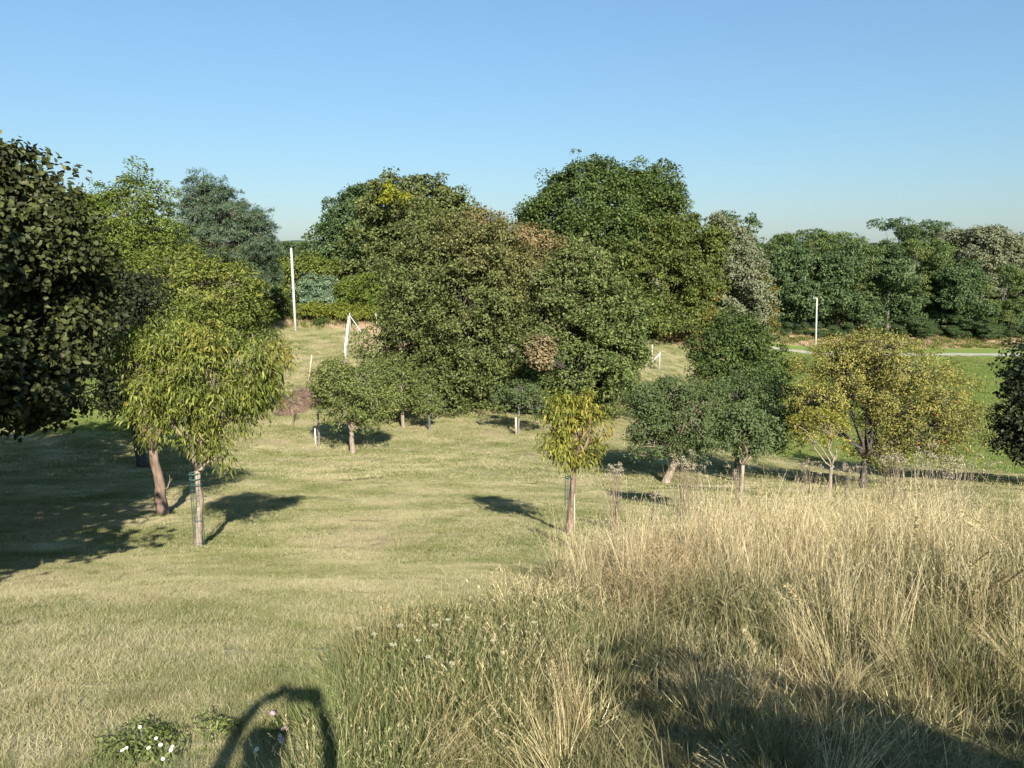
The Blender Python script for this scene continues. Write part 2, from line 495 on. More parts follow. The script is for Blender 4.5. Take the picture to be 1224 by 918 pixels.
def tall_edge(y):
    return np.interp(y, [2.5, 3.4, 4.8, 7, 9, 11, 13], [-0.5, -0.3, 0.25, 0.8, 1.6, 2.7, 5.5])


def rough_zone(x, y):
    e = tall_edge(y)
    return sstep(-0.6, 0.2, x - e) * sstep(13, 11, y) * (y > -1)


def axis(lim, n, k):
    s = np.linspace(-1, 1, n)
    return lim * np.sinh(k * s) / math.sinh(k)


gx = axis(2600, 320, 7.2)
gy = np.concatenate([np.linspace(-90, -6, 24), np.linspace(-5, 20, 110), np.linspace(20.4, 135, 170), 136 + 2500 * np.linspace(0, 1, 40) ** 2.5])
GX, GY = np.meshgrid(gx, gy)
GZ = gz(GX, GY)
nx, ny = len(gx), len(gy)
V = np.stack([GX.ravel(), GY.ravel(), GZ.ravel()], 1)
ii = np.arange(ny - 1)[:, None] * nx + np.arange(nx - 1)[None, :]
F = np.stack([ii, ii + 1, ii + nx + 1, ii + nx], -1).reshape(-1, 4)
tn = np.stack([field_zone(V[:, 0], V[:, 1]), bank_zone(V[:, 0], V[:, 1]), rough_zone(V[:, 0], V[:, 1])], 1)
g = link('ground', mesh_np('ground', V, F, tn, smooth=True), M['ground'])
tag(g, 'sloping orchard lawn falling to a green field with dry grass banks', None, None, 'structure')

# farm track across the field's far side
xs = np.linspace(18, 260, 160)
yc = 112.5 + 1.6 * np.sin(xs * 0.03) + np.maximum(0, 52 - xs) * 0.10
Vt = []
for x, y in zip(xs, yc):
    for k, d in enumerate((-1.5, -0.7, 0, 0.7, 1.5)):
        Vt.append((x, y + d, g1(x, y + d) + (0.05 if abs(d) > 1 else 0.08)))
Ft = [(i * 5 + j, (i + 1) * 5 + j, (i + 1) * 5 + j + 1, i * 5 + j + 1) for i in range(len(xs) - 1) for j in range(4)]
M['track'] = simple_mat('pale_gravel_track', [(0.3, (0.30, 0.285, 0.20)), (0.7, (0.46, 0.44, 0.34))], 1.6, bump=0.2)
tr = link('path', mesh_np('path', np.array(Vt), np.array(Ft), smooth=True), M['track'])
tag(tr, 'pale gravel track running along the far side of the green field', None, None, 'structure')

# far hills
hx = np.linspace(-1500, 1900, 260)
Vh = []
for j, (yy, f) in enumerate(((700, 0.0), (800, 0.45), (930, 0.85), (1050, 1.0), (1250, 0.6))):
    for x in hx:
        h = 24 + 5 * math.sin(x * 0.0042 + 1.0) + 3 * math.sin(x * 0.013) + 1.2 * noise.noise((x * 0.03, yy * 0.01, 0)) * 3
        hh = h * f - 13 * 1.0
        Vh.append((x, yy + 40 * math.sin(x * 0.003), hh + (1.2 * noise.noise((x * 0.12, j, 3)) if 0 < j else 0)))
nh = len(hx)
Fh = [(j * nh + i, j * nh + i + 1, (j + 1) * nh + i + 1, (j + 1) * nh + i) for j in range(4) for i in range(nh - 1)]
M['hill'] = simple_mat('wooded_hill', [(0.35, (0.035, 0.06, 0.018)), (0.65, (0.085, 0.12, 0.035))], 0.05, bump=1.0)
hl = link('hills', mesh_np('hills', np.array(Vh), np.array(Fh), smooth=True), M['hill'])
tag(hl, 'low wooded hills on the horizon', None, None, 'structure')


# ------------------------------------------------------------------ leaves
def unit(a):
    return a / (np.linalg.norm(a, axis=-1, keepdims=True) + 1e-9)


def leaves(C, D, Nn, L, W, shape, rng):
    """C base points, D axis unit, Nn normal approx, L/W arrays -> V,F,verts per leaf"""
    n = len(C)
    B = unit(np.cross(D, Nn))
    Nn = unit(np.cross(B, D))
    L = L[:, None]; W = W[:, None]
    if shape == 'tri':
        V = np.stack([C - B * W * 0.5, C + B * W * 0.5, C + D * L], 1)
        f = np.array([[0, 1, 2]])
    elif shape == 'rhomb':
        fold = 0.18
        V = np.stack([C, C + D * L * 0.45 - B * W * 0.5 + Nn * L * fold * 0.5, C + D * L - Nn * L * 0.12, C + D * L * 0.45 + B * W * 0.5 + Nn * L * fold * 0.5], 1)
        f = np.array([[0, 1, 2], [0, 2, 3]])
    elif shape == 'broad':
        fo = Nn * L * 0.10
        V = np.stack([C, C + D * L * 0.18 - B * W * 0.38 + fo, C + D * L * 0.55 - B * W * 0.45 + fo * 0.5, C + D * L - Nn * L * 0.22,
                      C + D * L * 0.55 + B * W * 0.45 + fo * 0.5, C + D * L * 0.18 + B * W * 0.38 + fo], 1)
        f = np.array([[0, 1, 2], [0, 2, 3], [0, 3, 4], [0, 4, 5]])
    else:   # long: curved, hanging leaf
        down = np.array([0, 0, -1.0])
        D1 = unit(D + down * 0.15); D2 = unit(D + down * 0.9); D3 = unit(D + down * 2.2)
        p1 = C + D1 * L * 0.3; p2 = p1 + D2 * L * 0.35; p3 = p2 + D3 * L * 0.35
        fo = Nn * W * 0.18
        V = np.stack([C, p1 - B * W * 0.45 + fo, p1 + B * W * 0.45 + fo, p2 - B * W * 0.42 + fo, p2 + B * W * 0.42 + fo, p3], 1)
        f = np.array([[0, 2, 1], [1, 2, 4], [1, 4, 3], [3, 4, 5]])
    k = V.shape[1]
    F = (np.arange(n) * k)[:, None, None] + f[None]
    return V.reshape(-1, 3), F.reshape(-1, 3), k


def make_crown(lobes, n, cr, L, W, shape, seed, up=0.5, droop=0.0, flat=0.75, gap=0.32, per=28, inner=0.16, base=None, spray=0.0, rough=0.7, top=0.72):
    """lobes rows: cx,cy,cz,rx,ry,rz,zone (world); returns V,F,tint, clump centres, lobe index"""
    rng = np.random.default_rng(seed)
    lb = np.asarray(lobes, float)
    K = max(8, int(n / per))
    area = (lb[:, 3] * lb[:, 5]) ** 0.9
    cen = []; out = []; zone = []; li = []
    tries = 0
    while len(cen) < K and tries < K * 40:
        tries += 1
        i = rng.choice(len(lb), p=area / area.sum())
        d = rng.normal(size=3); d /= np.linalg.norm(d)
        rho = 1 - abs(rng.normal(0, inner))
        if rng.random() < 0.10: rho = rng.uniform(0.3, 0.9)
        if rng.random() < 0.05: rho = rng.uniform(1.0, 1.12)
        rho = max(0.15, rho)
        p = lb[i, :3] + d * lb[i, 3:6] * rho
        rm = float(lb[i, 3:6].mean())
        p = lb[i, :3] + (p - lb[i, :3]) * (1.0 + rough * noise.noise(Vector(p) / (0.42 * rm + cr) + Vector((seed, 0, 0))) + 0.38 * rough * noise.noise(Vector(p) / (1.1 * cr)))
        # buried in another lobe?
        q = np.linalg.norm((p - lb[:, :3]) / lb[:, 3:6], axis=1); q[i] = 9
        if q.min() < 0.62 and rng.random() < 0.85: continue
        nn = noise.noise(Vector(p) / (cr * 2.6)) * 0.62 + 0.5
        if nn < gap + 0.05 and rng.random() < 0.88: continue
        cen.append(p); out.append(unit(d / lb[i, 3:6])); zone.append(lb[i, 6]); li.append(i)
    cen = np.array(cen); out = np.array(out); zone = np.array(zone); li = np.array(li)
    K = len(cen)
    idx = rng.integers(0, K, n)
    size = rng.uniform(0.55, 1.5, K)
    loc = unit(rng.normal(size=(n, 3)))
    face = unit(out[idx] * 0.8 + np.array([0, 0, 0.9]))
    dt = (loc * face).sum(1)
    flip = (dt < 0) & (rng.random(n) < top)
    loc[flip] -= 2 * dt[flip][:, None] * face[flip]
    loc *= rng.random((n, 1)) ** 0.3
    loc *= (cr * size[idx])[:, None]
    loc[:, 2] *= flat
    # sprays: push some clumps along the outward direction
    if spray:
        loc += out[idx] * (rng.random((n, 1)) * cr * spray)
    C = cen[idx] + loc
    lo = unit(loc)
    Nn = unit(out[idx] * 0.45 + lo * 0.45 + np.array([0, 0, up]) + rng.normal(0, 0.55, (n, 3)))
    D = rng.normal(size=(n, 3)) + lo * 0.9 + out[idx] * 0.5 + np.array([0, 0, -droop])
    D = unit(D - Nn * (D * Nn).sum(1, keepdims=True) * 0.8)
    Ls = L * rng.uniform(0.7, 1.25, n); Ws = W * rng.uniform(0.75, 1.2, n)
    V, F, k = leaves(C, D, Nn, Ls, Ws, shape, rng)
    ct = rng.random(K)
    z = np.clip(zone[idx] + (rng.random(n) - 0.5) * 0.5 * (zone[idx] > 0) + (rng.random(n) < 0.03) * 0.5, 0, 1)
    tint = np.stack([rng.random(n), ct[idx], z], 1)
    return V, F, np.repeat(tint, k, 0), cen, li


def bent(a, b, n=6, wob=0.08, rng=RNG, sag=0.0):
    a = np.array(a, float); b = np.array(b, float)
    t = np.linspace(0, 1, n)[:, None]
    d = np.linalg.norm(b - a)
    p = a * (1 - t) + b * t
    w = rng.normal(0, wob * d, (n, 3)); w[0] = 0; w[-1] = 0
    p += w * 0.5
    p[:, 2] += sag * d * np.sin(t[:, 0] * math.pi)
    return p


KIND = dict(
    far=dict(shape='rhomb'), )
NAMES = {}


def tree(name, label, Y, base, lobes, mat, bark, n, leaf, cr, shape='rhomb', cat='tree', group=None, seed=1, tr=0.14, fork=None,
         depth=1.0, lean=None, up=0.5, droop=0.0, flat=0.75, gap=0.32, per=28, twigs=40, crown_name='crown', inner=0.16, spray=0.0,
         limb_r=0.5, extra=None, jitdep=0.35, rough=0.7, shrink=1.0):
    """lobes in photo pixels: (u, v, ru, rv[, zone[, dY]]). base=(u) or (X world,'w')"""
    rng = np.random.default_rng(seed)
    if isinstance(base, tuple):
        bx = base[0]
    else:
        a, _ = ray(base, 560 if Y < 25 else 500 if Y < 60 else 410)
        bx = a * Y
    bz = g1(bx, Y)
    W = []
    for q in lobes:
        u, v, ru, rv = q[:4]
        zn = q[4] if len(q) > 4 else 0.0
        dY = q[5] if len(q) > 5 else rng.uniform(-jitdep, jitdep) * ru * Y / 925
        y = Y + dY
        p = P(u, v, y)
        rx = 1.07 * shrink * ru * y / 925; rz = 1.07 * shrink * rv * y / 925
        W.append((p.x, p.y, p.z, rx, max(rx, rz) * 0.95 * depth, rz, zn))
    W = np.array(W)
    root = empty(name, (bx, Y, bz), label, cat, group)
    off = np.array([bx, Y, bz])
    V, F, tint, cen, li = make_crown(W, n, cr, leaf[0], leaf[1], shape, seed, up, droop, flat, gap, per, inner, spray=spray, rough=rough * (1.35 if Y > 48 else 1.0))
    link(crown_name, mesh_np(crown_name, V - off, F, tint), mat, root)
    # trunk
    zb = W[:, 2] - W[:, 5]
    cx = np.average(W[:, 0], weights=W[:, 3]); cy = Y
    if fork is None:
        fz = bz + (zb.min() - bz) * 1.1 + 0.15 * (W[:, 2].max() - zb.min())
        fz = max(fz, bz + 0.35)
        f = np.array([bx * 0.8 + cx * 0.2, Y, fz])
    else:
        f = np.array(P(fork[0], fork[1], Y))
    g = Geo()
    pts = bent((bx, Y, bz - 0.15), f, 7, 0.02, rng)
    r = np.linspace(tr * 1.25, tr * 0.8, 7); r[0] *= 1.25
    g.tube(pts - off, r, 8, 0.08)
    link('trunk', g.mesh('trunk'), bark, root)
    order = np.argsort(-W[:, 3])
    for i in order:
        c = W[i, :3]
        g = Geo()
        end = c + np.array([0, 0, W[i, 5] * 0.35])
        lp = bent(f, end, 7, 0.09, rng, 0.05)
        g.tube(lp - off, np.linspace(tr * limb_r, tr * 0.12, 7), 5, 0.05)
        own = cen[li == i]
        if len(own) and twigs:
            own = own[rng.permutation(len(own))[:twigs]]
            for e in own:
                k = rng.integers(3, 7)
                tp = bent(lp[k], e, 4, 0.08, rng)
                g.tube(tp - off, np.linspace(tr * 0.16, tr * 0.04, 4), 3, 0, cap=False)
        link('limb', g.mesh('limb'), bark, root)
    if extra: extra(root, off)
    return root


def copy_tree(o, parent=None):
    c = o.copy(); COL.objects.link(c)
    if parent is not None:
        c.parent = parent
    for ch in list(o.children):
        copy_tree(ch, c)
    return c


def guard(root, off_z, h, r, name='trunk_guard'):
    """plastic mesh sleeve round a young trunk"""
    g = Geo()
    nv = 10
    for i in range(nv):
        a = i * 2 * math.pi / nv
        g.tube([(r * math.cos(a), r * math.sin(a), off_z), (r * math.cos(a) * 0.95, r * math.sin(a) * 0.95, off_z + h)], 0.0035, 3, cap=False)
    for k in range(int(h / 0.09) + 1):
        z = off_z + k * 0.09
        th = np.linspace(0, 2 * math.pi, 11)
        g.tube(np.stack([r * np.cos(th), r * np.sin(th), np.full(11, z)], 1), 0.003 if k * 0.09 < h - 0.12 else 0.012, 3, cap=False)
    return link(name, g.mesh(name), M['guard'], root)


exec_trees = True
# ================================================================== TREES, near and orchard
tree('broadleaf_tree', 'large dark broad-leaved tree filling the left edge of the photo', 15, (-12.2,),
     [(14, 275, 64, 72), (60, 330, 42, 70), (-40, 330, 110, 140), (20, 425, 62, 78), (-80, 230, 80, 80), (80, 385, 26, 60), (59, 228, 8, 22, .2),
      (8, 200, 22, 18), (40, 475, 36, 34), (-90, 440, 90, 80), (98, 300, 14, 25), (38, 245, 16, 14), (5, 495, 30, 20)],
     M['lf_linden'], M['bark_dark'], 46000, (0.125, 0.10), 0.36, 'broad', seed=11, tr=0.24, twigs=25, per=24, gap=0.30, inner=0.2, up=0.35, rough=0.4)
tree('broadleaf_tree', 'leafy tree left of the viewpoint, out of the frame', 7.0, (-9.4,),
     [(-620, 380, 380, 370), (-430, 520, 190, 200, 0, -2.2), (-700, 120, 340, 340), (-560, 470, 270, 200)], M['lf_linden'], M['bark_dark'], 16000, (0.26, 0.22), 0.6, 'rhomb', seed=12, tr=0.2, twigs=10, rough=0.3, gap=0.1, inner=0.35)
tree('broadleaf_tree', 'tall tree further left than the large dark one, out of the frame', 16.5, (-18.5,),
     [(-400, 180, 210, 190), (-320, 380, 190, 170), (-560, 330, 200, 220), (-250, 250, 110, 120)], M['lf_linden'], M['bark_dark'], 16000, (0.34, 0.28), 0.8, 'rhomb', seed=18, tr=0.3, twigs=8, rough=0.3, gap=0.1, inner=0.35)
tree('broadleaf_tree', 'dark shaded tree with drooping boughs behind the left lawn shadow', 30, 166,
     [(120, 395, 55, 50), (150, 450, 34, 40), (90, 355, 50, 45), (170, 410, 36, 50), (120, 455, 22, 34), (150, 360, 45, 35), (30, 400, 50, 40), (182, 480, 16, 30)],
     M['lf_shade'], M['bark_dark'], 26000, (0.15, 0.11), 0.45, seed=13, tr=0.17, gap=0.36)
tree('walnut_tree', 'round-topped mid-green tree between the dark tree and the pine', 60, 150,
     [(152, 268, 48, 42), (112, 282, 36, 40), (186, 284, 32, 38), (140, 330, 60, 45), (108, 262, 20, 16), (190, 335, 36, 40), (95, 340, 40, 50), (165, 245, 24, 20), (150, 380, 70, 35)],
     M['lf_walnut'], M['bark_grey'], 48000, (0.26, 0.13), 0.6, seed=14, tr=0.3, gap=0.36, spray=0.6)


def pine_like(lb, **k):
    return tree('pine_tree', lb, 75, 262,
                [(243, 236, 15, 24), (262, 246, 22, 24), (234, 262, 20, 22), (280, 262, 24, 24), (300, 278, 20, 24), (258, 288, 42, 20), (296, 305, 30, 24), (235, 300, 24, 18),
                 (312, 272, 8, 16), (275, 250, 12, 20), (262, 325, 45, 18), (305, 330, 22, 14), (222, 242, 8, 8), (285, 292, 34, 18)],
                M['lf_pine'], M['bark_brown'], 60000, (0.34, 0.075), 0.42, 'tri', seed=15, tr=0.28, gap=0.46, flat=0.6, up=0.4, per=44, inner=0.2, spray=0.9)


pine_like('blue-green pine tree with ragged top left of the tall white pole')
tree('walnut_tree', 'yellow-green spreading young tree below the pine', 42, 232,
     [(200, 345, 52, 32, .1), (252, 352, 52, 34, .15), (288, 366, 26, 26), (212, 316, 18, 16, .1), (160, 372, 45, 40), (228, 395, 80, 32), (296, 392, 18, 20), (238, 330, 30, 20, .25), (285, 345, 20, 16), (205, 425, 60, 30)],
     M['lf_young'], M['bark_pale'], 46000, (0.20, 0.085), 0.42, seed=16, tr=0.16, gap=0.38, spray=0.7, flat=0.6)

PEACH = dict(shape='long', crown_name='crown', up=0.2, droop=0.25, flat=0.9, gap=0.45, per=18, spray=0.8, rough=0.9, shrink=0.88)


def peach_extra(root, off):
    g = Geo()
    g.tube([(0.05, 0, 0.62), (0.16, -.02, 0.68), (0.22, 0, 0.86), (0.21, 0, 0.98)], [0.016, .014, .01, .005], 5, .1)
    g.tube([(0.22, 0, 0.8), (0.27, 0, 0.9)], [0.008, .003], 4)
    link('twig', g.mesh('twig'), M['bark_pale'], root)


tree('peach_tree', 'peach tree with thick brown bent trunk left of the guarded one', 17.5, 191,
     [(172, 452, 34, 40), (146, 420, 16, 18), (205, 440, 40, 44), (190, 498, 24, 28), (215, 410, 32, 14), (162, 406, 16, 8), (136, 404, 8, 8)],
     M['lf_peach'], M['bark_brown'], 8000, (0.14, 0.032), 0.26, seed=21, tr=0.115, fork=(183, 538), limb_r=0.6, twigs=14, extra=peach_extra, **PEACH)


def peach2_extra(root, off):
    guard(root, 0.02, 1.28, 0.085)
    for z in (0.5, 1.1):
        g = Geo()
        th = np.linspace(0, 2 * math.pi, 9)
        g.tube(np.stack([0.03 + 0.085 * np.cos(th), -0.02 + 0.075 * np.sin(th), np.full(9, z)], 1), 0.006, 4, cap=False)
        link('tie', g.mesh('tie'), M['guard'], root)


tree('peach_tree', 'wide yellow-green peach tree with trunk in a mesh guard, front left', 12.2, 232,
     [(245, 450, 46, 40), (205, 445, 34, 34), (290, 432, 36, 30), (322, 440, 14, 16, .15), (250, 408, 28, 12, .2), (302, 404, 16, 12), (225, 492, 34, 28), (268, 488, 36, 22), (244, 528, 16, 12), (264, 548, 8, 8), (205, 412, 24, 14),
      (180, 470, 20, 22), (300, 462, 28, 20), (330, 424, 8, 8, .3)],
     M['lf_peach'], M['bark_pale'], 15000, (0.12, 0.026), 0.19, seed=22, tr=0.055, fork=(236, 562), limb_r=0.75, twigs=16, extra=peach2_extra, **PEACH)


def peach3_extra(root, off):
    guard(root, 0.55, 0.6, 0.09)
    g = Geo(); g.tube([(0.10, -0.02, -0.1), (0.085, -0.02, 1.25)], 0.016, 6)
    link('stake', g.mesh('stake'), M['pale_wood'], root)


tree('peach_tree', 'small round peach tree turning yellow and orange, mid lawn', 14.0, 681,
     [(684, 510, 24, 24), (664, 503, 14, 16), (706, 506, 12, 14, .25), (690, 538, 22, 18), (672, 488, 18, 12), (700, 488, 18, 11, .1), (716, 518, 9, 12, .35), (668, 530, 16, 16)],
     M['lf_peach2'], M['bark_brown'], 4600, (0.125, 0.030), 0.15, seed=23, tr=0.06, fork=(686, 560), limb_r=0.7, twigs=12, extra=peach3_extra, **PEACH)

tree('apple_tree', 'rounded green apple tree with pale forked trunk on the left lawn', 38, 420,
     [(412, 470, 32, 26), (440, 474, 30, 26), (424, 492, 36, 16), (392, 466, 16, 16), (400, 446, 20, 14, .2), (432, 455, 22, 16), (450, 492, 22, 14), (384, 452, 8, 10, .4), (462, 485, 10, 22, .5)],
     M['lf_apple'], M['bark_pale'], 15000, (0.13, 0.075), 0.28, seed=24, tr=0.13, fork=(420, 516), limb_r=0.6, up=0.4)
tree('apple_tree', 'bright green small tree behind the rounded apple tree', 46, 482,
     [(478, 458, 28, 20), (455, 448, 22, 16), (496, 462, 14, 14), (470, 474, 22, 12)],
     M['lf_apple'], M['bark_pale'], 9000, (0.14, 0.08), 0.3, seed=25, tr=0.10)


def sap_extra(root, off):
    guard(root, 0.1, 1.0, 0.10)


tree('fruit_sapling', 'small round-headed fruit tree with guarded trunk before the hedge mass', 45, 513,
     [(510, 476, 14, 15), (506, 486, 9, 10), (516, 484, 9, 10)],
     M['lf_apple'], M['bark_grey'], 2600, (0.12, 0.07), 0.22, seed=26, tr=0.06, extra=sap_extra, cat='young tree')


def sap2_extra(root, off):
    g = Geo(); g.tube([(-0.1, -0.05, -0.1), (-0.12, -0.05, 1.05)], 0.055, 6)
    link('stake', g.mesh('stake'), M['pale_wood'], root)


tree('fruit_sapling', 'flat grey-green young tree with short pale stake below it', 44, 619,
     [(612, 474, 20, 13), (634, 478, 20, 15), (650, 484, 12, 14), (625, 466, 22, 10)],
     M['lf_appledark'], M['bark_grey'], 4500, (0.12, 0.07), 0.25, seed=27, tr=0.07, extra=sap2_extra, cat='young tree')
tree('fruit_sapling', 'tiny bare-stemmed sapling beside the brown brush heap', 45, 350,
     [(350, 466, 5, 6), (351, 474, 3, 5)], M['lf_apple'], M['bark_brown'], 160, (0.10, 0.05), 0.15, seed=28, tr=0.03, twigs=6, cat='young tree')
tree('fruit_sapling', 'thin young tree with white stake left of the apple tree trunk', 40, 380,
     [(384, 478, 9, 12), (379, 488, 6, 8)], M['lf_apple'], M['bark_grey'], 700, (0.11, 0.05), 0.2, seed=29, tr=0.06, twigs=6, cat='young tree',
     extra=lambda root, off: link('stake', (lambda g: (g.tube([(-0.18, 0, -0.1), (-0.18, 0, 0.95)], 0.045, 6), g.mesh('stake'))[1])(Geo()), M['concrete'], root))

tree('apple_tree', 'grey-green apple tree on a leaning trunk at mid right', 29.5, 797,
     [(790, 488, 36, 30), (822, 500, 38, 32), (768, 500, 20, 26), (802, 528, 40, 16), (842, 484, 30, 26), (775, 474, 18, 14), (780, 520, 22, 16), (806, 468, 22, 16), (826, 520, 30, 16)],
     M['lf_appledark'], M['bark_pale'], 30000, (0.11, 0.05), 0.24, seed=31, gap=0.42, tr=0.16, fork=(808, 548), limb_r=0.6, up=0.35)
tree('apple_tree', 'dark green apple tree with dark trunk right of the leaning one', 31, 881,
     [(880, 486, 44, 30), (852, 498, 36, 30), (925, 495, 40, 30), (882, 520, 42, 22), (934, 520, 32, 18), (958, 500, 20, 22), (900, 470, 36, 18), (865, 520, 26, 18)],
     M['lf_appledark'], M['bark_dark'], 30000, (0.11, 0.055), 0.26, seed=32, gap=0.42, tr=0.13, fork=(882, 548), up=0.35)
tree('apple_tree', 'slender apple tree with pale trunk rising out of the tall grass', 16.5, 889,
     [(893, 532, 22, 14), (876, 520, 18, 16), (908, 512, 22, 16), (890, 502, 18, 14)],
     M['lf_appledark'], M['bark_pale'], 4200, (0.085, 0.04), 0.16, seed=33, tr=0.05, fork=(888, 556), up=0.35, twigs=14)


def plum_fruit(root, off):
    for (u, v) in ((1120, 496), (1128, 529), (1098, 530), (1142, 480)):
        p = np.array(P(u, v, 27.0)) - off
        g = Geo()
        th = np.linspace(0, math.pi, 6)
        g.tube(np.stack([0 * th, 0 * th, 0.032 * np.cos(th)], 1) + p, 0.032 * np.sin(th) + 0.002, 7, cap=False)
        link('fruit', g.mesh('fruit'), M['fruit'], root)


tree('plum_tree', 'large yellowing fruit tree with dark forked trunk and red fruits', 28, 1037,
     [(1040, 412, 30, 14, .1), (998, 440, 42, 26, .45), (1080, 440, 46, 26, .25), (1038, 462, 46, 24, .3), (978, 478, 30, 28, .4), (1122, 478, 40, 28, .25), (1098, 515, 50, 26),
      (1060, 535, 36, 16), (1150, 505, 26, 22), (1010, 425, 30, 16, .5), (1065, 490, 40, 20, .2), (985, 505, 22, 20, .5), (1130, 530, 30, 16), (1062, 420, 28, 14, .2)],
     M['lf_plum'], M['bark_dark'], 48000, (0.085, 0.048), 0.25, seed=34, tr=0.13, fork=(1034, 548), limb_r=0.5, gap=0.40, inner=0.22, spray=0.8, twigs=60, up=0.3, extra=plum_fruit)
tree('plum_sapling', 'small bright yellow sapling with pale forked stem before the plum tree', 21, 992,
     [(968, 522, 20, 12), (992, 512, 16, 14), (950, 508, 12, 10), (1004, 530, 9, 8), (978, 500, 22, 12, .5)],
     M['lf_yellow'], M['bark_pale'], 1500, (0.075, 0.045), 0.18, seed=35, tr=0.055, fork=(994, 558), twigs=14, gap=0.45, cat='young tree')
tree('broadleaf_tree', 'tree with shade-darkened leaf colour reaching in at the right edge beside the field', 30, (22.3,),
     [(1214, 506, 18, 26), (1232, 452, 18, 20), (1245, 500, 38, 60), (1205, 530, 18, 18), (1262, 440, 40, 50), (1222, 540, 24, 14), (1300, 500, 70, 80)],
     M['lf_shade'], M['bark_dark'], 16000, (0.16, 0.12), 0.38, seed=36, tr=0.16, gap=0.4)  # nothing shades this crown; its leaf colour carries the shade
print('near trees done')

# ================================================================== the big middle group
tree('hornbeam_tree', 'broad olive-green tree with brownish top in the centre', 52, 545,
     [(528, 300, 48, 42, .15), (494, 345, 30, 40), (570, 300, 42, 34, .4), (602, 318, 30, 30, .45), (505, 400, 52, 55), (560, 370, 60, 60, .05), (604, 362, 30, 40, .15), (520, 448, 52, 42),
      (572, 445, 50, 40), (482, 400, 20, 40, .05), (536, 280, 22, 18, .2), (476, 440, 12, 18), (545, 420, 46, 46), (602, 425, 24, 36)],
     M['lf_hazel'], M['bark_dark'], 110000, (0.20, 0.12), 0.46, seed=41, tr=0.3, gap=0.34, per=30, twigs=10, inner=0.14, rough=0.75)
tree('hornbeam_tree', 'broad dense green tree right of the brownish-topped one', 50, 690,
     [(686, 325, 28, 30, .1), (722, 368, 34, 44), (668, 380, 34, 46, .1), (692, 430, 50, 46), (738, 425, 28, 46), (657, 440, 28, 42), (705, 472, 44, 22), (708, 330, 22, 24, .1), (755, 395, 12, 32), (662, 345, 18, 20, .1), (646, 421, 11, 13, 1.0, -4.6)],
     M['lf_hazel2'], M['bark_dark'], 80000, (0.20, 0.12), 0.44, seed=42, tr=0.26, gap=0.34, per=30, twigs=10, inner=0.14, rough=0.75)
tree('hazel_tree', 'brown half-dry tree behind the centre mass below the oak', 72, 612,
     [(600, 305, 36, 30, .5), (632, 292, 24, 22, .6), (580, 280, 22, 20), (560, 268, 16, 14), (650, 300, 20, 22), (575, 255, 8, 8), (598, 266, 9, 9), (550, 262, 8, 10), (625, 335, 40, 30)],
     M['lf_brown'], M['bark_grey'], 22000, (0.26, 0.15), 0.5, seed=44, tr=0.2, gap=0.42, twigs=12, inner=0.25)
tree('oak_tree', 'tall dark green oak with the highest crown in the photo', 105, 700,
     [(692, 240, 36, 40), (660, 262, 28, 30), (634, 252, 14, 14), (740, 246, 34, 42), (720, 290, 60, 38), (650, 290, 24, 24), (715, 225, 24, 24), (690, 285, 40, 30), (672, 228, 18, 16), (752, 280, 30, 40),
      (640, 272, 16, 16), (710, 330, 60, 30)],
     M['lf_oak'], M['bark_dark'], 80000, (0.38, 0.25), 1.0, seed=45, shrink=0.96, rough=0.38, tr=0.45, gap=0.36, per=36, twigs=10, flat=0.8)
tree('oak_tree', 'dark green oak standing at the right shoulder of the tallest crown', 109, 790,
     [(788, 234, 22, 28), (800, 252, 20, 26), (775, 226, 13, 18), (790, 275, 34, 28), (770, 255, 20, 28), (755, 220, 12, 16)],
     M['lf_oak'], M['bark_dark'], 26000, (0.38, 0.25), 1.0, seed=46, shrink=0.93, tr=0.35, gap=0.38, per=36, twigs=8)
tree('hornbeam_tree', 'yellow-green tree with an orange lower right side', 103, 800,
     [(806, 300, 40, 36), (780, 335, 46, 40), (832, 325, 28, 40), (766, 300, 30, 32), (806, 372, 44, 26), (846, 352, 14, 12, .5), (838, 378, 20, 12, .6), (850, 300, 16, 22), (820, 275, 22, 16), (790, 380, 60, 18)],
     M['lf_hornbeam'], M['bark_dark'], 60000, (0.36, 0.22), 0.9, seed=47, tr=0.3, gap=0.38, per=34, twigs=10, flat=0.55)
tree('silver_linden_tree', 'silvery-leaved tree between the orange-sided tree and the forest', 107, 878,
     [(862, 290, 18, 24, .5), (880, 315, 24, 32, .5), (892, 345, 22, 36, .3), (872, 355, 26, 34), (878, 288, 14, 18, .6), (900, 375, 16, 26), (856, 272, 10, 10, .5)],
     M['lf_silver'], M['bark_grey'], 30000, (0.34, 0.22), 0.7, seed=48, tr=0.28, gap=0.42, per=30, twigs=8, flat=0.6)
tree('hornbeam_tree', 'narrow brownish-yellow tree beside the silvery-leaved tree', 112, 906,
     [(904, 345, 12, 26, .4), (912, 372, 12, 22, .5), (900, 330, 14, 16), (902, 390, 16, 16, .2)],
     M['lf_hornbeam'], M['bark_grey'], 9000, (0.30, 0.2), 0.55, seed=49, tr=0.2, twigs=6)
tree('acacia_tree', 'airy bluish tree with two thin heads above the silvery tree', 135, 884,
     [(868, 260, 11, 7), (880, 268, 14, 9), (896, 268, 9, 9), (892, 284, 14, 12), (872, 278, 12, 10), (905, 282, 6, 8), (885, 305, 24, 20)],
     M['lf_blue'], M['bark_grey'], 9000, (0.40, 0.24), 0.8, seed=50, tr=0.3, gap=0.45, flat=0.4, twigs=14, inner=0.35)
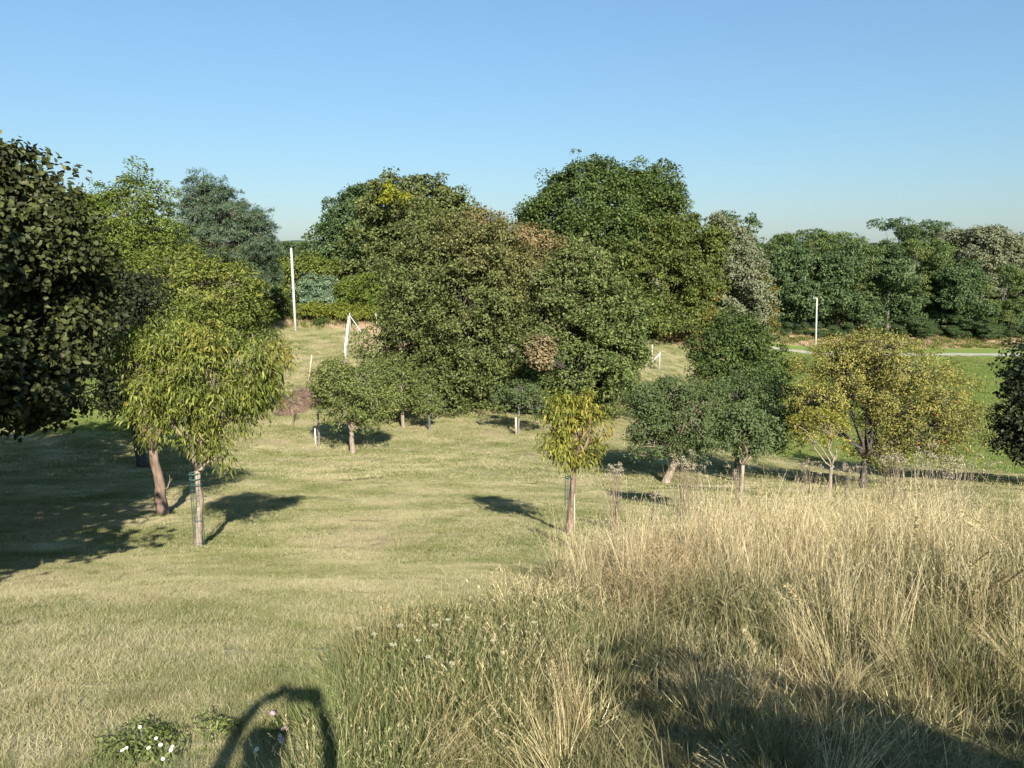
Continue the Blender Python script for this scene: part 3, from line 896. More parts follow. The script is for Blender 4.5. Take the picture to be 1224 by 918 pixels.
tree('linden_tree', 'large twin-domed linden with mistletoe left of the centre mass', 98, 498,
     [(508, 238, 28, 26), (470, 252, 28, 34, .1), (535, 262, 24, 26), (495, 275, 50, 34), (450, 290, 28, 30), (470, 320, 46, 26), (520, 235, 18, 18), (448, 262, 16, 22), (465, 228, 12, 12), (550, 262, 12, 14), (440, 318, 22, 14)],
     M['lf_hazel'], M['bark_dark'], 52000, (0.40, 0.25), 0.85, seed=51, shrink=0.93, tr=0.5, gap=0.38, per=34, twigs=8, flat=0.5)
for k, (u, v, r) in enumerate(((465, 226, 7), (461, 236, 6), (484, 237, 5))):
    p = P(u, v, 92)
    root = empty('mistletoe', p, ('bright yellow mistletoe ball high on the linden, uppermost', 'bright yellow mistletoe ball just below the uppermost one', 'smaller yellow mistletoe ball right of the other two')[k], 'mistletoe', 'mistletoe balls in the linden')
    rr = r * 92 / 925
    V_, F_, t_, c_, l_ = make_crown([(0, 0, 0, rr, rr, rr, 0)], 900, 0.25, 0.3, 0.16, 'rhomb', 60 + k, gap=0.1)
    link('foliage', mesh_np('foliage', V_, F_, t_), M['lf_mistletoe'], root)
    g = Geo()
    for i in range(8):
        d = unit(RNG.normal(size=3)) * rr * 0.8
        g.tube([(0, 0, 0), d], [0.04, 0.015], 4)
    link('stem', g.mesh('stem'), M['bark_pale'], root)
tree('ash_tree', 'dark bluish-green tree at the left side of the twin-domed linden', 112, 412,
     [(412, 262, 20, 22), (396, 290, 22, 24), (430, 240, 16, 14), (425, 285, 30, 30), (400, 310, 26, 18), (440, 228, 10, 8), (438, 258, 16, 22), (385, 308, 14, 12)],
     M['lf_blue'], M['bark_dark'], 26000, (0.42, 0.27), 0.85, seed=52, tr=0.4, gap=0.38, twigs=6, flat=0.6)
tree('ash_tree', 'green tree right of the linden sticking up behind the brown crown', 120, 548,
     [(545, 252, 14, 14), (558, 268, 18, 14), (530, 245, 12, 12), (572, 285, 20, 16)],
     M['lf_acacia'], M['bark_dark'], 9000, (0.42, 0.27), 0.85, seed=53, tr=0.3, twigs=6)

# shrubs at the top of the far lawn
SH = dict(cat='shrub', twigs=8)
tree('shrub', 'low yellow-green bushy tree right behind the tall white pole', 100, 372,
     [(368, 322, 24, 14), (392, 326, 20, 12), (352, 335, 16, 16), (345, 318, 12, 8)], M['lf_young'], M['bark_grey'], 14000, (0.3, 0.2), 0.6, seed=61, tr=0.12, **SH)
tree('willow_shrub', 'rounded blue-grey willow shrub right of the tall white pole', 92, 386,
     [(382, 346, 20, 12), (398, 350, 16, 11), (366, 350, 12, 10), (385, 356, 26, 8)], M['lf_willow'], M['bark_grey'], 10000, (0.34, 0.12), 0.5, seed=62, tr=0.1, flat=0.5, **SH)
tree('shrub', 'green shrub with arching boughs between the willow shrub and linden', 90, 440,
     [(430, 346, 18, 16), (452, 350, 20, 18), (436, 362, 26, 12), (462, 366, 18, 12), (415, 350, 10, 12)], M['lf_walnut'], M['bark_dark'], 16000, (0.28, 0.16), 0.5, seed=63, tr=0.12, **SH)
tree('shrub', 'dense green shrub left of the tall white pole foot', 89, 330,
     [(328, 362, 20, 20), (310, 380, 16, 12), (330, 376, 10, 10), (322, 345, 14, 14), (300, 385, 16, 14)], M['lf_oak'], M['bark_dark'], 14000, (0.26, 0.16), 0.5, seed=64, tr=0.12, **SH)
tree('bramble_bush', 'low brownish bramble hedge along the far bank beside the pole', 87.5, 405,
     [(372, 370, 14, 6, .5), (395, 371, 16, 6, .5), (420, 372, 18, 6, .4), (448, 374, 18, 6, .4), (360, 372, 10, 5), (470, 376, 16, 8)], M['lf_walnut'], M['bark_brown'], 16000, (0.22, 0.12), 0.4, seed=65, tr=0.06, **SH)
tree('shrub', 'single small dark green bush on the tan bank', 86, 383,
     [(383, 387, 7, 5), (386, 390, 6, 4)], M['lf_oak'], M['bark_brown'], 1800, (0.2, 0.12), 0.3, seed=66, tr=0.05, **SH)
tree('shrub', 'dark green densely leaved bushy tree above the dark apple tree', 50, 882,
     [(880, 398, 24, 22), (862, 425, 30, 24), (905, 425, 30, 24), (884, 450, 46, 26), (840, 428, 9, 10), (925, 450, 18, 22), (890, 410, 26, 20)],
     M['lf_oak'], M['bark_dark'], 26000, (0.18, 0.12), 0.4, seed=67, tr=0.16, cat='tree', twigs=10)
tree('shrub', 'green sprawling bush under the yellow-green hornbeam', 101, 785,
     [(775, 385, 16, 14), (762, 398, 14, 12), (800, 388, 12, 8)], M['lf_acacia'], M['bark_dark'], 8000, (0.26, 0.16), 0.5, seed=68, tr=0.08, **SH)
tree('bramble_bush', 'rusty scrub along the top edge of the small clearing', 101, 815,
     [(800, 402, 16, 5, .6), (825, 403, 16, 5, .3), (850, 405, 14, 6, .2), (780, 402, 12, 5, .4)], M['lf_brown'], M['bark_brown'], 7000, (0.24, 0.13), 0.4, seed=69, tr=0.05, **SH)

# ================================================================== forest beyond the field: four built trees, then copies
def forest_proto(kind, seed):
    rg = np.random.default_rng(seed)
    lob = []
    if kind == 'acacia':
        for k in range(15):
            a = rg.uniform(0, 2 * math.pi); h = rg.uniform(1.6, 15); rr = (1.0 - abs(h - 7.5) / 13) * 3.1
            lob.append((math.cos(a) * rr, math.sin(a) * rr, h, rg.uniform(1.6, 2.6), rg.uniform(1.6, 2.6), rg.uniform(0.9, 1.8), rg.choice([0, 0, 0.3])))
        lob.append((0.3, 0, 15.6, 1.3, 1.3, 0.8, 0))
        nn, leaf, cr, flat, gap = 22000, (0.38, 0.2), 0.75, 0.4, 0.42
    elif kind == 'airy':
        for k in range(9):
            a = rg.uniform(0, 2 * math.pi); h = rg.uniform(8, 18); rr = rg.uniform(0.8, 2.6)
            lob.append((math.cos(a) * rr, math.sin(a) * rr, h, rg.uniform(1.2, 1.9), rg.uniform(1.2, 1.9), rg.uniform(0.8, 1.4), 0))
        nn, leaf, cr, flat, gap = 9000, (0.34, 0.18), 0.6, 0.6, 0.42
    elif kind == 'silver':
        for k in range(12):
            a = rg.uniform(0, 2 * math.pi); h = rg.uniform(4, 14.5); rr = (1.0 - abs(h - 8) / 10) * 2.8
            lob.append((math.cos(a) * rr, math.sin(a) * rr, h, rg.uniform(1.8, 2.4), rg.uniform(1.8, 2.4), rg.uniform(1.4, 2.0), rg.choice([0, 0.4, 0.8])))
        nn, leaf, cr, flat, gap = 20000, (0.36, 0.24), 0.7, 0.6, 0.40
    else:
        for k in range(12):
            a = rg.uniform(0, 2 * math.pi); h = rg.uniform(1.5, 9.5); rr = (1.0 - abs(h - 4) / 9) * 2.8
            lob.append((math.cos(a) * rr, math.sin(a) * rr, h, rg.uniform(1.6, 2.4), rg.uniform(1.6, 2.4), rg.uniform(1.1, 1.8), rg.choice([0, 0.2])))
        nn, leaf, cr, flat, gap = 18000, (0.36, 0.2), 0.7, 0.5, 0.38
    V_, F_, t_, cen, li = make_crown(lob, nn, cr, leaf[0], leaf[1], 'rhomb', seed, flat=flat, gap=gap, per=30)
    parts = [('crown', mesh_np('crown', V_, F_, t_))]
    g = Geo()
    top = max(l[2] for l in lob)
    tp = bent((0, 0, -0.4), (0.3, 0, top - 1), 9, 0.02, rg)
    g.tube(tp, np.linspace(0.24, 0.05, 9), 7, 0.06)
    parts.append(('trunk', g.mesh('trunk')))
    for l in lob[:7]:
        g = Geo()
        k = int(np.clip((l[2] * 0.65) / top * 8, 1, 7))
        lp = bent(tp[k], l[:3], 5, 0.05, rg)
        g.tube(lp, np.linspace(0.11, 0.03, 5), 4)
        parts.append(('limb', g.mesh('limb')))
    return parts


PR = {('acacia', i): forest_proto('acacia', 200 + i) for i in range(3)}
PR[('airy', 0)] = forest_proto('airy', 210)
PR[('silver', 0)] = forest_proto('silver', 220)
PR[('bushy', 0)] = forest_proto('bushy', 230)
PR[('bushy', 1)] = forest_proto('bushy', 231)
FM = {'acacia': ('lf_acacia', 'bark_grey'), 'airy': ('lf_blue', 'bark_grey'), 'silver': ('lf_silver', 'bark_grey'), 'bushy': ('lf_blue', 'bark_grey')}
for key, parts in PR.items():
    for nm, me in parts:
        me.materials.append(M['lf_acacia2' if key == ('acacia', 1) else FM[key[0]][0]] if nm == 'crown' else M[FM[key[0]][1]])
NAMEK = {'acacia': 'acacia_tree', 'airy': 'acacia_tree', 'silver': 'silver_linden_tree', 'bushy': 'forest_tree'}


def plant(kind, i, x, y, h, label, group, rz=None, wid=1.0):
    z = g1(x, y)
    o = empty(NAMEK[kind], (x, y, z - 0.1), label, 'tree', group)
    base_h = {'acacia': 16.4, 'airy': 18.8, 'silver': 16.2, 'bushy': 11}[kind]
    s = h / base_h
    o.scale = (s * wid, s * wid, s)
    o.rotation_euler = (0, 0, random.uniform(0, 6.28) if rz is None else rz)
    for nm, me in PR[(kind, i)]:
        c = bpy.data.objects.new(nm, me); COL.objects.link(c); c.parent = o
    return o


G = 'trees of the forest edge beyond the green field'
G2 = 'trees of the second row of the forest'


def htop(u, vtop, y):
    a, t = ray(u, vtop)
    return -t * y - g1(a * y, y), a * y


front = [  # u, vtop, Y, kind, i, label
    (925, 300, 138, 'bushy', 0, 'dark green forest tree nearest the orange-sided hornbeam'),
    (945, 285, 142, 'acacia', 0, 'acacia at the left end of the forest edge with a ragged top'),
    (962, 292, 138, 'bushy', 1, 'dark rounded forest tree just left of the thin far pole'),
    (985, 280, 143, 'acacia', 1, 'acacia rising right behind the thin far pole'),
    (1008, 300, 139, 'bushy', 0, 'low dark forest tree right of the thin far pole'),
    (1022, 290, 145, 'acacia', 2, 'acacia below the gap where the far hill shows'),
    (1046, 296, 141, 'acacia', 0, 'green acacia left of the two airy tallest trees'),
    (1068, 315, 137, 'bushy', 1, 'bluish-dark tree before the airy tallest trees'),
    (1090, 288, 142, 'acacia', 1, 'dense acacia just right of the airy tallest trees'),
    (1112, 284, 144, 'acacia', 2, 'brighter green acacia above the top of the plum tree'),
    (1135, 290, 140, 'acacia', 0, 'wide acacia left of the silvery linden of the forest'),
    (1152, 320, 137, 'bushy', 0, 'low green tree under the silvery linden of the forest'),
    (1176, 330, 136, 'acacia', 1, 'slim acacia with visible pale stem at the forest edge'),
    (1204, 325, 137, 'acacia', 2, 'slim acacia near the right edge of the photo'),
    (1228, 318, 138, 'bushy', 1, 'green tree cut by the right edge of the photo'),
]
for u, vt, y, kd, i, lb in front:
    y -= 7
    vt += random.choice((-8, -3, 2, 9))
    h, x = htop(u, vt, y)
    plant(kd, i, x, y, h, lb, G, wid=random.uniform(.85, 1.1))
back = [
    (935, 292, 152, 'acacia', 2, 'second-row acacia behind the ragged-topped one at the left end'),
    (1005, 286, 154, 'acacia', 0, 'second-row acacia right behind the pole acacia'),
    (1040, 302, 150, 'bushy', 0, 'second-row dark tree under the far hill'),
    (1076, 262, 150, 'airy', 0, 'tallest airy acacia of the forest, left one of the pair'),
    (1103, 266, 152, 'airy', 0, 'tall airy acacia of the forest, right one of the pair'),
    (946, 282, 146, 'airy', 0, 'airy acacia top at the left end of the forest'),
    (984, 276, 148, 'airy', 0, 'airy acacia top right above the thin far pole'),
    (1138, 282, 156, 'silver', 0, 'grey-green linden between the airy acacias and the silvery one'),
    (1180, 278, 150, 'silver', 0, 'silvery round linden rising over the forest near the right edge'),
    (1212, 292, 158, 'silver', 0, 'second silvery linden partly cut by the right edge'),
    (1228, 287, 168, 'bushy', 1, 'dark tree top behind the silvery lindens'),
    (1160, 300, 154, 'acacia', 1, 'second-row acacia before the silvery linden'),
]
for u, vt, y, kd, i, lb in back:
    vt -= 9
    h, x = htop(u, vt, y)
    plant(kd, i, x, y, h, lb, G2, wid=1.15)
for k in range(17):
    u = 918 + k * 19.5 + random.uniform(-5, 5)
    h, x = htop(u, random.uniform(372, 396), 127.5)
    w_ = ('first', 'second', 'third', 'fourth', 'fifth', 'sixth', 'seventh', 'eighth', 'ninth')
    t_ = plant('bushy', k % 2, x, 127.5 + random.uniform(-.8, 1.2), max(2.2, h), 'low undergrowth bush at the forest foot, ' + ((w_[k] + ' from the left') if k < 9 else (w_[16 - k] + ' from the right')), 'undergrowth bushes along the forest foot', wid=1.6)
    t_.name = 'undergrowth_bush'; t_['category'] = 'bush'
# beyond the left orchard and the clearing
leftback = [
    (336, 290, 135, 'bushy', 0, 'far bluish tree left of the top of the tall white pole'),
    (362, 288, 140, 'acacia', 0, 'far bluish tree right of the top of the tall white pole'),
    (318, 305, 120, 'bushy', 1, 'dark tree at the right foot of the pine'),
    (60, 290, 95, 'bushy', 0, 'dark tree behind the large left tree'),
    (20, 285, 90, 'acacia', 1, 'acacia hidden behind the large left tree'),
    (200, 300, 95, 'bushy', 1, 'dark tree between the walnut and the pine'),
    (600, 310, 105, 'bushy', 0, 'dark tree behind the brown half-dry tree'),
    (655, 330, 105, 'bushy', 1, 'dark tree behind the oak and the dense green tree'),
    (480, 340, 108, 'bushy', 1, 'dark undergrowth tree below the linden'),
    (760, 330, 108, 'bushy', 0, 'dark tree behind the yellow-green hornbeam'),
    (840, 320, 108, 'bushy', 1, 'dark tree behind the orange-sided hornbeam'),
    (900, 330, 118, 'bushy', 0, 'dark tree behind the narrow brownish-yellow tree'),
    (350, 345, 104, 'bushy', 1, 'green undergrowth tree right behind the white pole'),
    (280, 340, 92, 'bushy', 0, 'dark undergrowth tree below the pine'),
]
for u, vt, y, kd, i, lb in leftback:
    h, x = htop(u, vt, y)
    plant(kd, i, x, y, h, lb, 'trees standing behind the orchard', wid=1.5 if h < 9 else 1.1)
print('trees done')

# ================================================================== poles, posts and fences
def post(name, label, p0, p1, r0, r1, mat, cat, group=None, sq=False, parts=None):
    p0 = np.array(p0, float); p1 = np.array(p1, float)
    root = empty(name, p0, label, cat, group)
    g = Geo()
    d = p1 - p0
    g.tube(np.array([-d * 0.05, d * 0.5, d]), [r0, (r0 + r1) / 2, r1], 4 if sq else 10)
    link('shaft', g.mesh('shaft', smooth=not sq), mat, root)
    g = Geo()
    g.tube(np.array([d, d + np.array([0, 0, r1 * 0.5])]), [r1 * 1.08, r1 * 0.7], 4 if sq else 10)
    link('cap', g.mesh('cap', smooth=not sq), mat, root)
    if parts: parts(root, d)
    return root


def gpt(u, Y, v=400):
    a, _ = ray(u, v)
    return np.array((a * Y, Y, g1(a * Y, Y)))


p0 = gpt(353.5, 84)
post('utility_pole', 'tall white leaning concrete pole at the top of the far lawn', p0, P(348, 297, 84), 0.15, 0.11, M['concrete'], 'pole')


def rp(root, d):
    g = Geo(); g.box(d + np.array([-0.28, 0, -0.15]), (0.55, 0.07, 0.07)); link('crossarm', g.mesh('crossarm', False), M['metal'], root)
    for dx in (-0.48, -0.2):
        g = Geo(); g.tube(np.array([d + np.array([dx, 0, -0.12]), d + np.array([dx, 0, 0.12])]), [0.06, 0.04], 6); link('insulator', g.mesh('insulator'), M['concrete'], root)


post('utility_pole', 'thin grey-white pole at the field edge before the forest', gpt(975, 119, 416), P(976.5, 356, 119), 0.14, 0.09, M['concrete'], 'pole', parts=rp)

GF = 'white fence posts in the row running up the far lawn'
lbs = ['nearest white post of the row running up the far lawn', 'second nearest white post of the receding row', 'third white post of the receding row', 'fourth white post of the receding row',
       'fifth white post of the receding row', 'sixth white post of the receding row', 'seventh white post of the receding row', 'eighth white post of the receding row']
for i in range(8):
    Y = 64 + i * 2.6
    b = gpt(411.6 + i * 0.85, Y, 420)
    post('fence_post', lbs[i], b, b + np.array([0.0, 0, 1.95]), 0.058, 0.052, M['concrete'] if i % 3 else M['grey_post'], 'fence post', GF, True)


def brace_to(e):
    def f(root, d):
        g = Geo(); g.tube(np.array([d * 0.9, e - np.array(root.location)]), 0.06, 4)
        link('brace', g.mesh('brace', False), M['concrete'], root)
    return f


b = gpt(418.5, 84, 395); e = gpt(434, 82.5, 400)
post('fence_post', 'braced end post at the far end of the white row', b, b + np.array([0, 0, 1.95]), 0.065, 0.06, M['concrete'], 'fence post', GF, True, brace_to(e))
b = gpt(451, 85, 395)
post('fence_post', 'lone white post on the dry patch right of the braced post', b, b + np.array([-0.12, 0, 1.75]), 0.055, 0.05, M['concrete'], 'fence post', None, True)
b = gpt(368, 60, 440)
post('fence_post', 'thin pale stake standing alone above the brown brush heap', b, b + np.array([0.35, 0, 2.1]), 0.05, 0.045, M['pale_wood'], 'stake')
b = gpt(788.5, 82, 430); e = gpt(774, 82.6, 430)
post('fence_post', 'braced white post in the small clearing right of centre', b, b + np.array([0, 0, 2.0]), 0.055, 0.05, M['concrete'], 'fence post', 'posts in the clearing', True, brace_to(e))
b = gpt(779.5, 86, 430)
post('fence_post', 'upright white post left behind the braced one in the clearing', b, b + np.array([-0.05, 0, 2.0]), 0.055, 0.05, M['concrete'], 'fence post', 'posts in the clearing', True)
b = gpt(765, 84, 430)
post('fence_post', 'short pale post at the left side of the clearing by the dense tree', b, b + np.array([-0.05, 0, 1.0]), 0.07, 0.07, M['pale_wood'], 'fence post', 'posts in the clearing', True)
# wires from the braced post down the slope
g = Geo()
a0 = gpt(788.5, 82, 430) + np.array([0, 0, 1.7]); a1 = gpt(815, 66, 450) + np.array([0, 0, 0.4])
for k in range(3):
    pts = bent(a0 - np.array([0, 0, 0.45 * k]), a1 - np.array([0, 0, 0.12 * k]), 8, 0.0)
    g.tube(pts, 0.012, 3, cap=False)
w = link('fence_wire', g.mesh('fence_wire'), M['metal'])
tag(w, 'thin wires sloping down from the braced post in the clearing', 'fence wire')

# heap of brown cuttings
hp = gpt(352, 51, 470)
root = empty('brush_heap', hp, 'low heap of reddish-brown cuttings on the far lawn', 'brush heap')
g = Geo()
th = np.linspace(0, 2 * math.pi, 25)[:-1]
Vm = [(0, 1.6, 1.0)]
for k, r in enumerate((0.35, 0.7, 1.0)):
    for a in th:
        Vm.append((math.cos(a) * r * 1.15 * (1 + .08 * math.sin(5 * a)), 1.6 + math.sin(a) * r * 4.6, 1.0 * (1 - r ** 1.6) + RNG.normal(0, 0.05) - (0.15 if r == 1 else 0)))
Vm = np.array(Vm)
for q in Vm: q[2] += g1(hp[0] + q[0], hp[1] + q[1]) - hp[2]
Fm = [(0, 1 + j, 1 + (j + 1) % 24) for j in range(24)]
for k in range(2):
    for j in range(24):
        a_, b_, c_, d_ = 1 + k * 24 + j, 1 + k * 24 + (j + 1) % 24, 25 + k * 24 + (j + 1) % 24, 25 + k * 24 + j
        Fm += [(a_, d_, c_), (a_, c_, b_)]
link('mound', mesh_np('mound', Vm, np.array(Fm), smooth=True), M['twig'], root)
g = Geo()
for k in range(900):
    r = math.sqrt(random.random()); a = random.uniform(0, 6.28)
    x, y = math.cos(a) * r * 1.15, 1.6 + math.sin(a) * r * 4.6
    z = 1.0 * (1 - r ** 1.6) + g1(hp[0] + x, hp[1] + y) - hp[2] + random.uniform(0, 0.12)
    d = unit(RNG.normal(size=3) * np.array([1, 1, 0.35])) * random.uniform(0.15, 0.45)
    g.tube([np.array((x, y, z)) - d, np.array((x, y, z)) + d], [0.014, 0.008], 3, cap=False)
o = link('twigs', g.mesh('twigs'), M['twig'], root); o['kind'] = 'stuff'
print('posts done')

# ================================================================== grass
def blade_strip(B, D, Ln, Wd, bend, segs, rng, facing=None, zvar=None):
    """curved blades: B base (n,3), D initial dir, Ln, Wd, bend vector (n,3)"""
    n = len(B)
    side = unit(np.cross(D, rng.normal(size=(n, 3)) if facing is None else facing))
    pts = []
    t = np.linspace(0, 1, segs + 1)
    for k in range(segs + 1):
        pts.append(B + D * (Ln * t[k])[:, None] + bend * ((t[k] ** 2) * Ln)[:, None])
    V = []
    for k in range(segs):
        w = (Wd * (1 - t[k] * 0.7) * 0.5)[:, None]
        V.append(pts[k] - side * w); V.append(pts[k] + side * w)
    V.append(pts[-1])
    V = np.stack(V, 1)
    f = []
    for k in range(segs - 1):
        a = 2 * k
        f += [[a, a + 1, a + 3], [a, a + 3, a + 2]]
    a = 2 * (segs - 1)
    f.append([a, a + 1, a + 2])
    F = (np.arange(n) * V.shape[1])[:, None, None] + np.array(f)[None]
    return V.reshape(-1, 3), F.reshape(-1, 3), V.shape[1], pts[-1]


def lawn_patch(size, n, h, w, seed):
    rng = np.random.default_rng(seed)
    B = np.zeros((n, 3)); B[:, :2] = rng.uniform(-size / 2, size / 2, (n, 2)); B[:, 2] = -0.005
    D = unit(np.stack([rng.normal(0, .55, n), rng.normal(0, .55, n), np.ones(n)], 1))
    c = np.sin(B[:, 0] * 9 + seed) * np.sin(B[:, 1] * 11 + 2 * seed)
    Ln = h * rng.uniform(0.5, 1.3, n) * (1 + 0.25 * c)
    V, F, k, _ = blade_strip(B, D, Ln, w * rng.uniform(.6, 1.4, n), rng.normal(0, 0.3, (n, 3)) * np.array([1, 1, 0.3]), 2, rng)
    t = np.stack([np.clip(rng.beta(1.6, 1.5, n) + 0.12 * c, 0, 1), rng.random(n), np.zeros(n)], 1)
    return mesh_np('lawn_tuft', V, F, np.repeat(t, k, 0))


def tall_tuft(n, h, w, spread, seed, mixgreen=0.15, lean=0.25, heads=True, headlen=0.14, up=(0, 0, 0)):
    rng = np.random.default_rng(seed)
    r = spread * np.sqrt(rng.random(n)); a = rng.uniform(0, 6.28, n)
    B = np.stack([r * np.cos(a), r * np.sin(a), np.full(n, -0.03)], 1)
    D = unit(np.stack([np.cos(a) * rng.random(n) * lean + rng.normal(0, .10, n) + up[0], np.sin(a) * rng.random(n) * lean + rng.normal(0, .10, n) + up[1], np.ones(n)], 1))
    Ln = h * rng.uniform(0.45, 1.12, n)
    bend = rng.normal(0, 0.14, (n, 3)) + np.array(up) * 0.5; bend[:, 2] = -abs(bend[:, 2])
    V, F, k, tips = blade_strip(B, D, Ln, w * rng.uniform(.6, 1.3, n), bend, 4, rng)
    g = rng.random(n) < mixgreen
    z = np.where(rng.random(n) < 0.25, rng.random(n), 0.0)
    t = np.stack([rng.random(n), np.clip(rng.normal(.5, .25, n), 0, 1), z], 1)
    t = np.repeat(t, k, 0)
    Vs, Fs, Ts = [V], [F], [t]
    if heads:
        sel = np.where((Ln > h * 0.75) & ~g)[0]
        m = 12
        HB = []; HD = []
        for s in sel:
            end = tips[s]; dr = unit(D[s] + 2 * bend[s])
            for q in range(m):
                f_ = q / m
                HB.append(end - dr * headlen * f_ * (h)); HD.append(unit(dr * 1.0 + rng.normal(0, .3, 3)))
        HB = np.array(HB); HD = np.array(HD)
        if len(HB):
            V2, F2, k2, _ = blade_strip(HB, HD, np.full(len(HB), 0.010 + 0.014 * h) * rng.uniform(.6, 1.3, len(HB)), np.full(len(HB), 0.0036), np.zeros((len(HB), 3)), 1, rng)
            t2 = np.repeat(np.stack([rng.random(len(HB)), rng.uniform(.5, 1, len(HB)), rng.uniform(0, .7, len(HB))], 1), k2, 0)
            Fs.append(F2 + len(V)); Vs.append(V2); Ts.append(t2)
    return mesh_np('grass_tuft', np.vstack(Vs), np.vstack(Fs), np.vstack(Ts))


def scatter(name, protos, mats, pts, label, normals=True):
    """pts rows: x,y,z,scale,yaw,variant ; geometry-node instances of unlinked tuft meshes"""
    colr = bpy.data.collections.new(name + '_source')
    for i, me in enumerate(protos):
        if mats is not None: me.materials.append(mats[i])
        o = bpy.data.objects.new('%s_tuft_%02d' % (name, i), me)
        colr.objects.link(o)
    pts = np.asarray(pts, float)
    rot = np.zeros((len(pts), 3), np.float32)
    for i, p in enumerate(pts):
        if normals:
            nrm = gnormal(p[0], p[1])
            q = Vector((0, 0, 1)).rotation_difference(nrm) @ Euler((0, 0, p[4])).to_quaternion()
            rot[i] = q.to_euler()[:]
        else:
            rot[i] = (0, 0, p[4])
    me = bpy.data.meshes.new(name)
    me.vertices.add(len(pts)); me.vertices.foreach_set('co', pts[:, :3].astype(np.float32).ravel())
    a = me.attributes.new('rot', 'FLOAT_VECTOR', 'POINT'); a.data.foreach_set('vector', rot.ravel())
    a = me.attributes.new('scl', 'FLOAT_VECTOR', 'POINT')
    sc = pts[:, 6:9] if pts.shape[1] > 6 else np.repeat(pts[:, 3:4], 3, 1)
    a.data.foreach_set('vector', sc.astype(np.float32).ravel())
    a = me.attributes.new('idx', 'INT', 'POINT'); a.data.foreach_set('value', pts[:, 5].astype(np.int32))
    o = link(name, me)
    ng = bpy.data.node_groups.new(name, 'GeometryNodeTree')
    ng.interface.new_socket('Geometry', in_out='INPUT', socket_type='NodeSocketGeometry')
    ng.interface.new_socket('Geometry', in_out='OUTPUT', socket_type='NodeSocketGeometry')
    gi = ng.nodes.new('NodeGroupInput'); go = ng.nodes.new('NodeGroupOutput')
    ci = ng.nodes.new('GeometryNodeCollectionInfo'); ci.inputs['Collection'].default_value = colr
    ci.inputs['Separate Children'].default_value = True; ci.inputs['Reset Children'].default_value = True
    ip = ng.nodes.new('GeometryNodeInstanceOnPoints'); ip.inputs['Pick Instance'].default_value = True

    def na(nm, dt):
        x = ng.nodes.new('GeometryNodeInputNamedAttribute'); x.data_type = dt; x.inputs['Name'].default_value = nm
        return x.outputs['Attribute']
    ng.links.new(gi.outputs[0], ip.inputs['Points']); ng.links.new(ci.outputs[0], ip.inputs['Instance'])
    ng.links.new(na('idx', 'INT'), ip.inputs['Instance Index'])
    ng.links.new(na('rot', 'FLOAT_VECTOR'), ip.inputs['Rotation'])
    ng.links.new(na('scl', 'FLOAT_VECTOR'), ip.inputs['Scale'])
    ng.links.new(ip.outputs[0], go.inputs[0])
    md = o.modifiers.new('scatter', 'NODES'); md.node_group = ng
    tag(o, label, None, None, 'stuff')
    return o


def in_view(x, y, m=1.0):
    return abs(x) < 0.70 * y + m + 0.6


rr = random.Random(3)
# mown lawn in three densities
pts = []
y = 2.3
while y < 11:
    x = -9.5
    while x < 9:
        if in_view(x, y, 0.6) and x < float(tall_edge(y)) + 0.5:
            jx, jy = x + rr.uniform(-.1, .1), y + rr.uniform(-.1, .1)
            pts.append((jx, jy, g1(jx, jy), 1, rr.uniform(0, 6.28), rr.randrange(4)))
        x += 0.62
    y += 0.62
scatter('mown_grass', [lawn_patch(0.9, 7500, 0.034, 0.0028, s) for s in range(4)], [M['blade']] * 4, pts, 'short dry mown grass of the near lawn')
pts = []
y = 11
while y < 27:
    x = -20
    while x < 20:
        if in_view(x, y, 1):
            jx, jy = x + rr.uniform(-.2, .2), y + rr.uniform(-.2, .2)
            pts.append((jx, jy, g1(jx, jy), 1, rr.uniform(0, 6.28), rr.randrange(4)))
        x += 0.95
    y += 0.95
scatter('mown_grass', [lawn_patch(1.3, 4200, 0.045, 0.0075, 10 + s) for s in range(4)], [M['blade']] * 4, pts, 'short dry mown grass between the peach trees and apple trees')
pts = []; fpts = []
y = 27
while y < 112:
    x = -72
    st = 1.9 if y < 60 else 2.6
    while x < 84:
        if in_view(x, y, 2):
            jx, jy = x + rr.uniform(-.4, .4), y + rr.uniform(-.4, .4)
            f = float(field_zone(np.array(jx), np.array(jy)))
            bk = float(bank_zone(np.array(jx), np.array(jy)))
            if bk < 0.5 and not (y > 100 and abs(jy - (112.5 + 1.6 * math.sin(jx * .03) + max(0, 52 - jx) * .1)) < 3.6):
                (fpts if rr.random() < f else pts).append((jx, jy, g1(jx, jy), 1 if y < 60 else 1.35, rr.uniform(0, 6.28), rr.randrange(3)))
        x += st
    y += st
scatter('mown_grass', [lawn_patch(2.7, 3400, 0.065, 0.022, 20 + s) for s in range(3)], [M['blade']] * 3, pts, 'short dry mown grass of the far lawn')
scatter('field_grass', [lawn_patch(2.7, 3400, 0.10, 0.03, 30 + s) for s in range(3)], [M['fieldblade']] * 3, fpts, 'green grass of the field below and beyond the orchard')

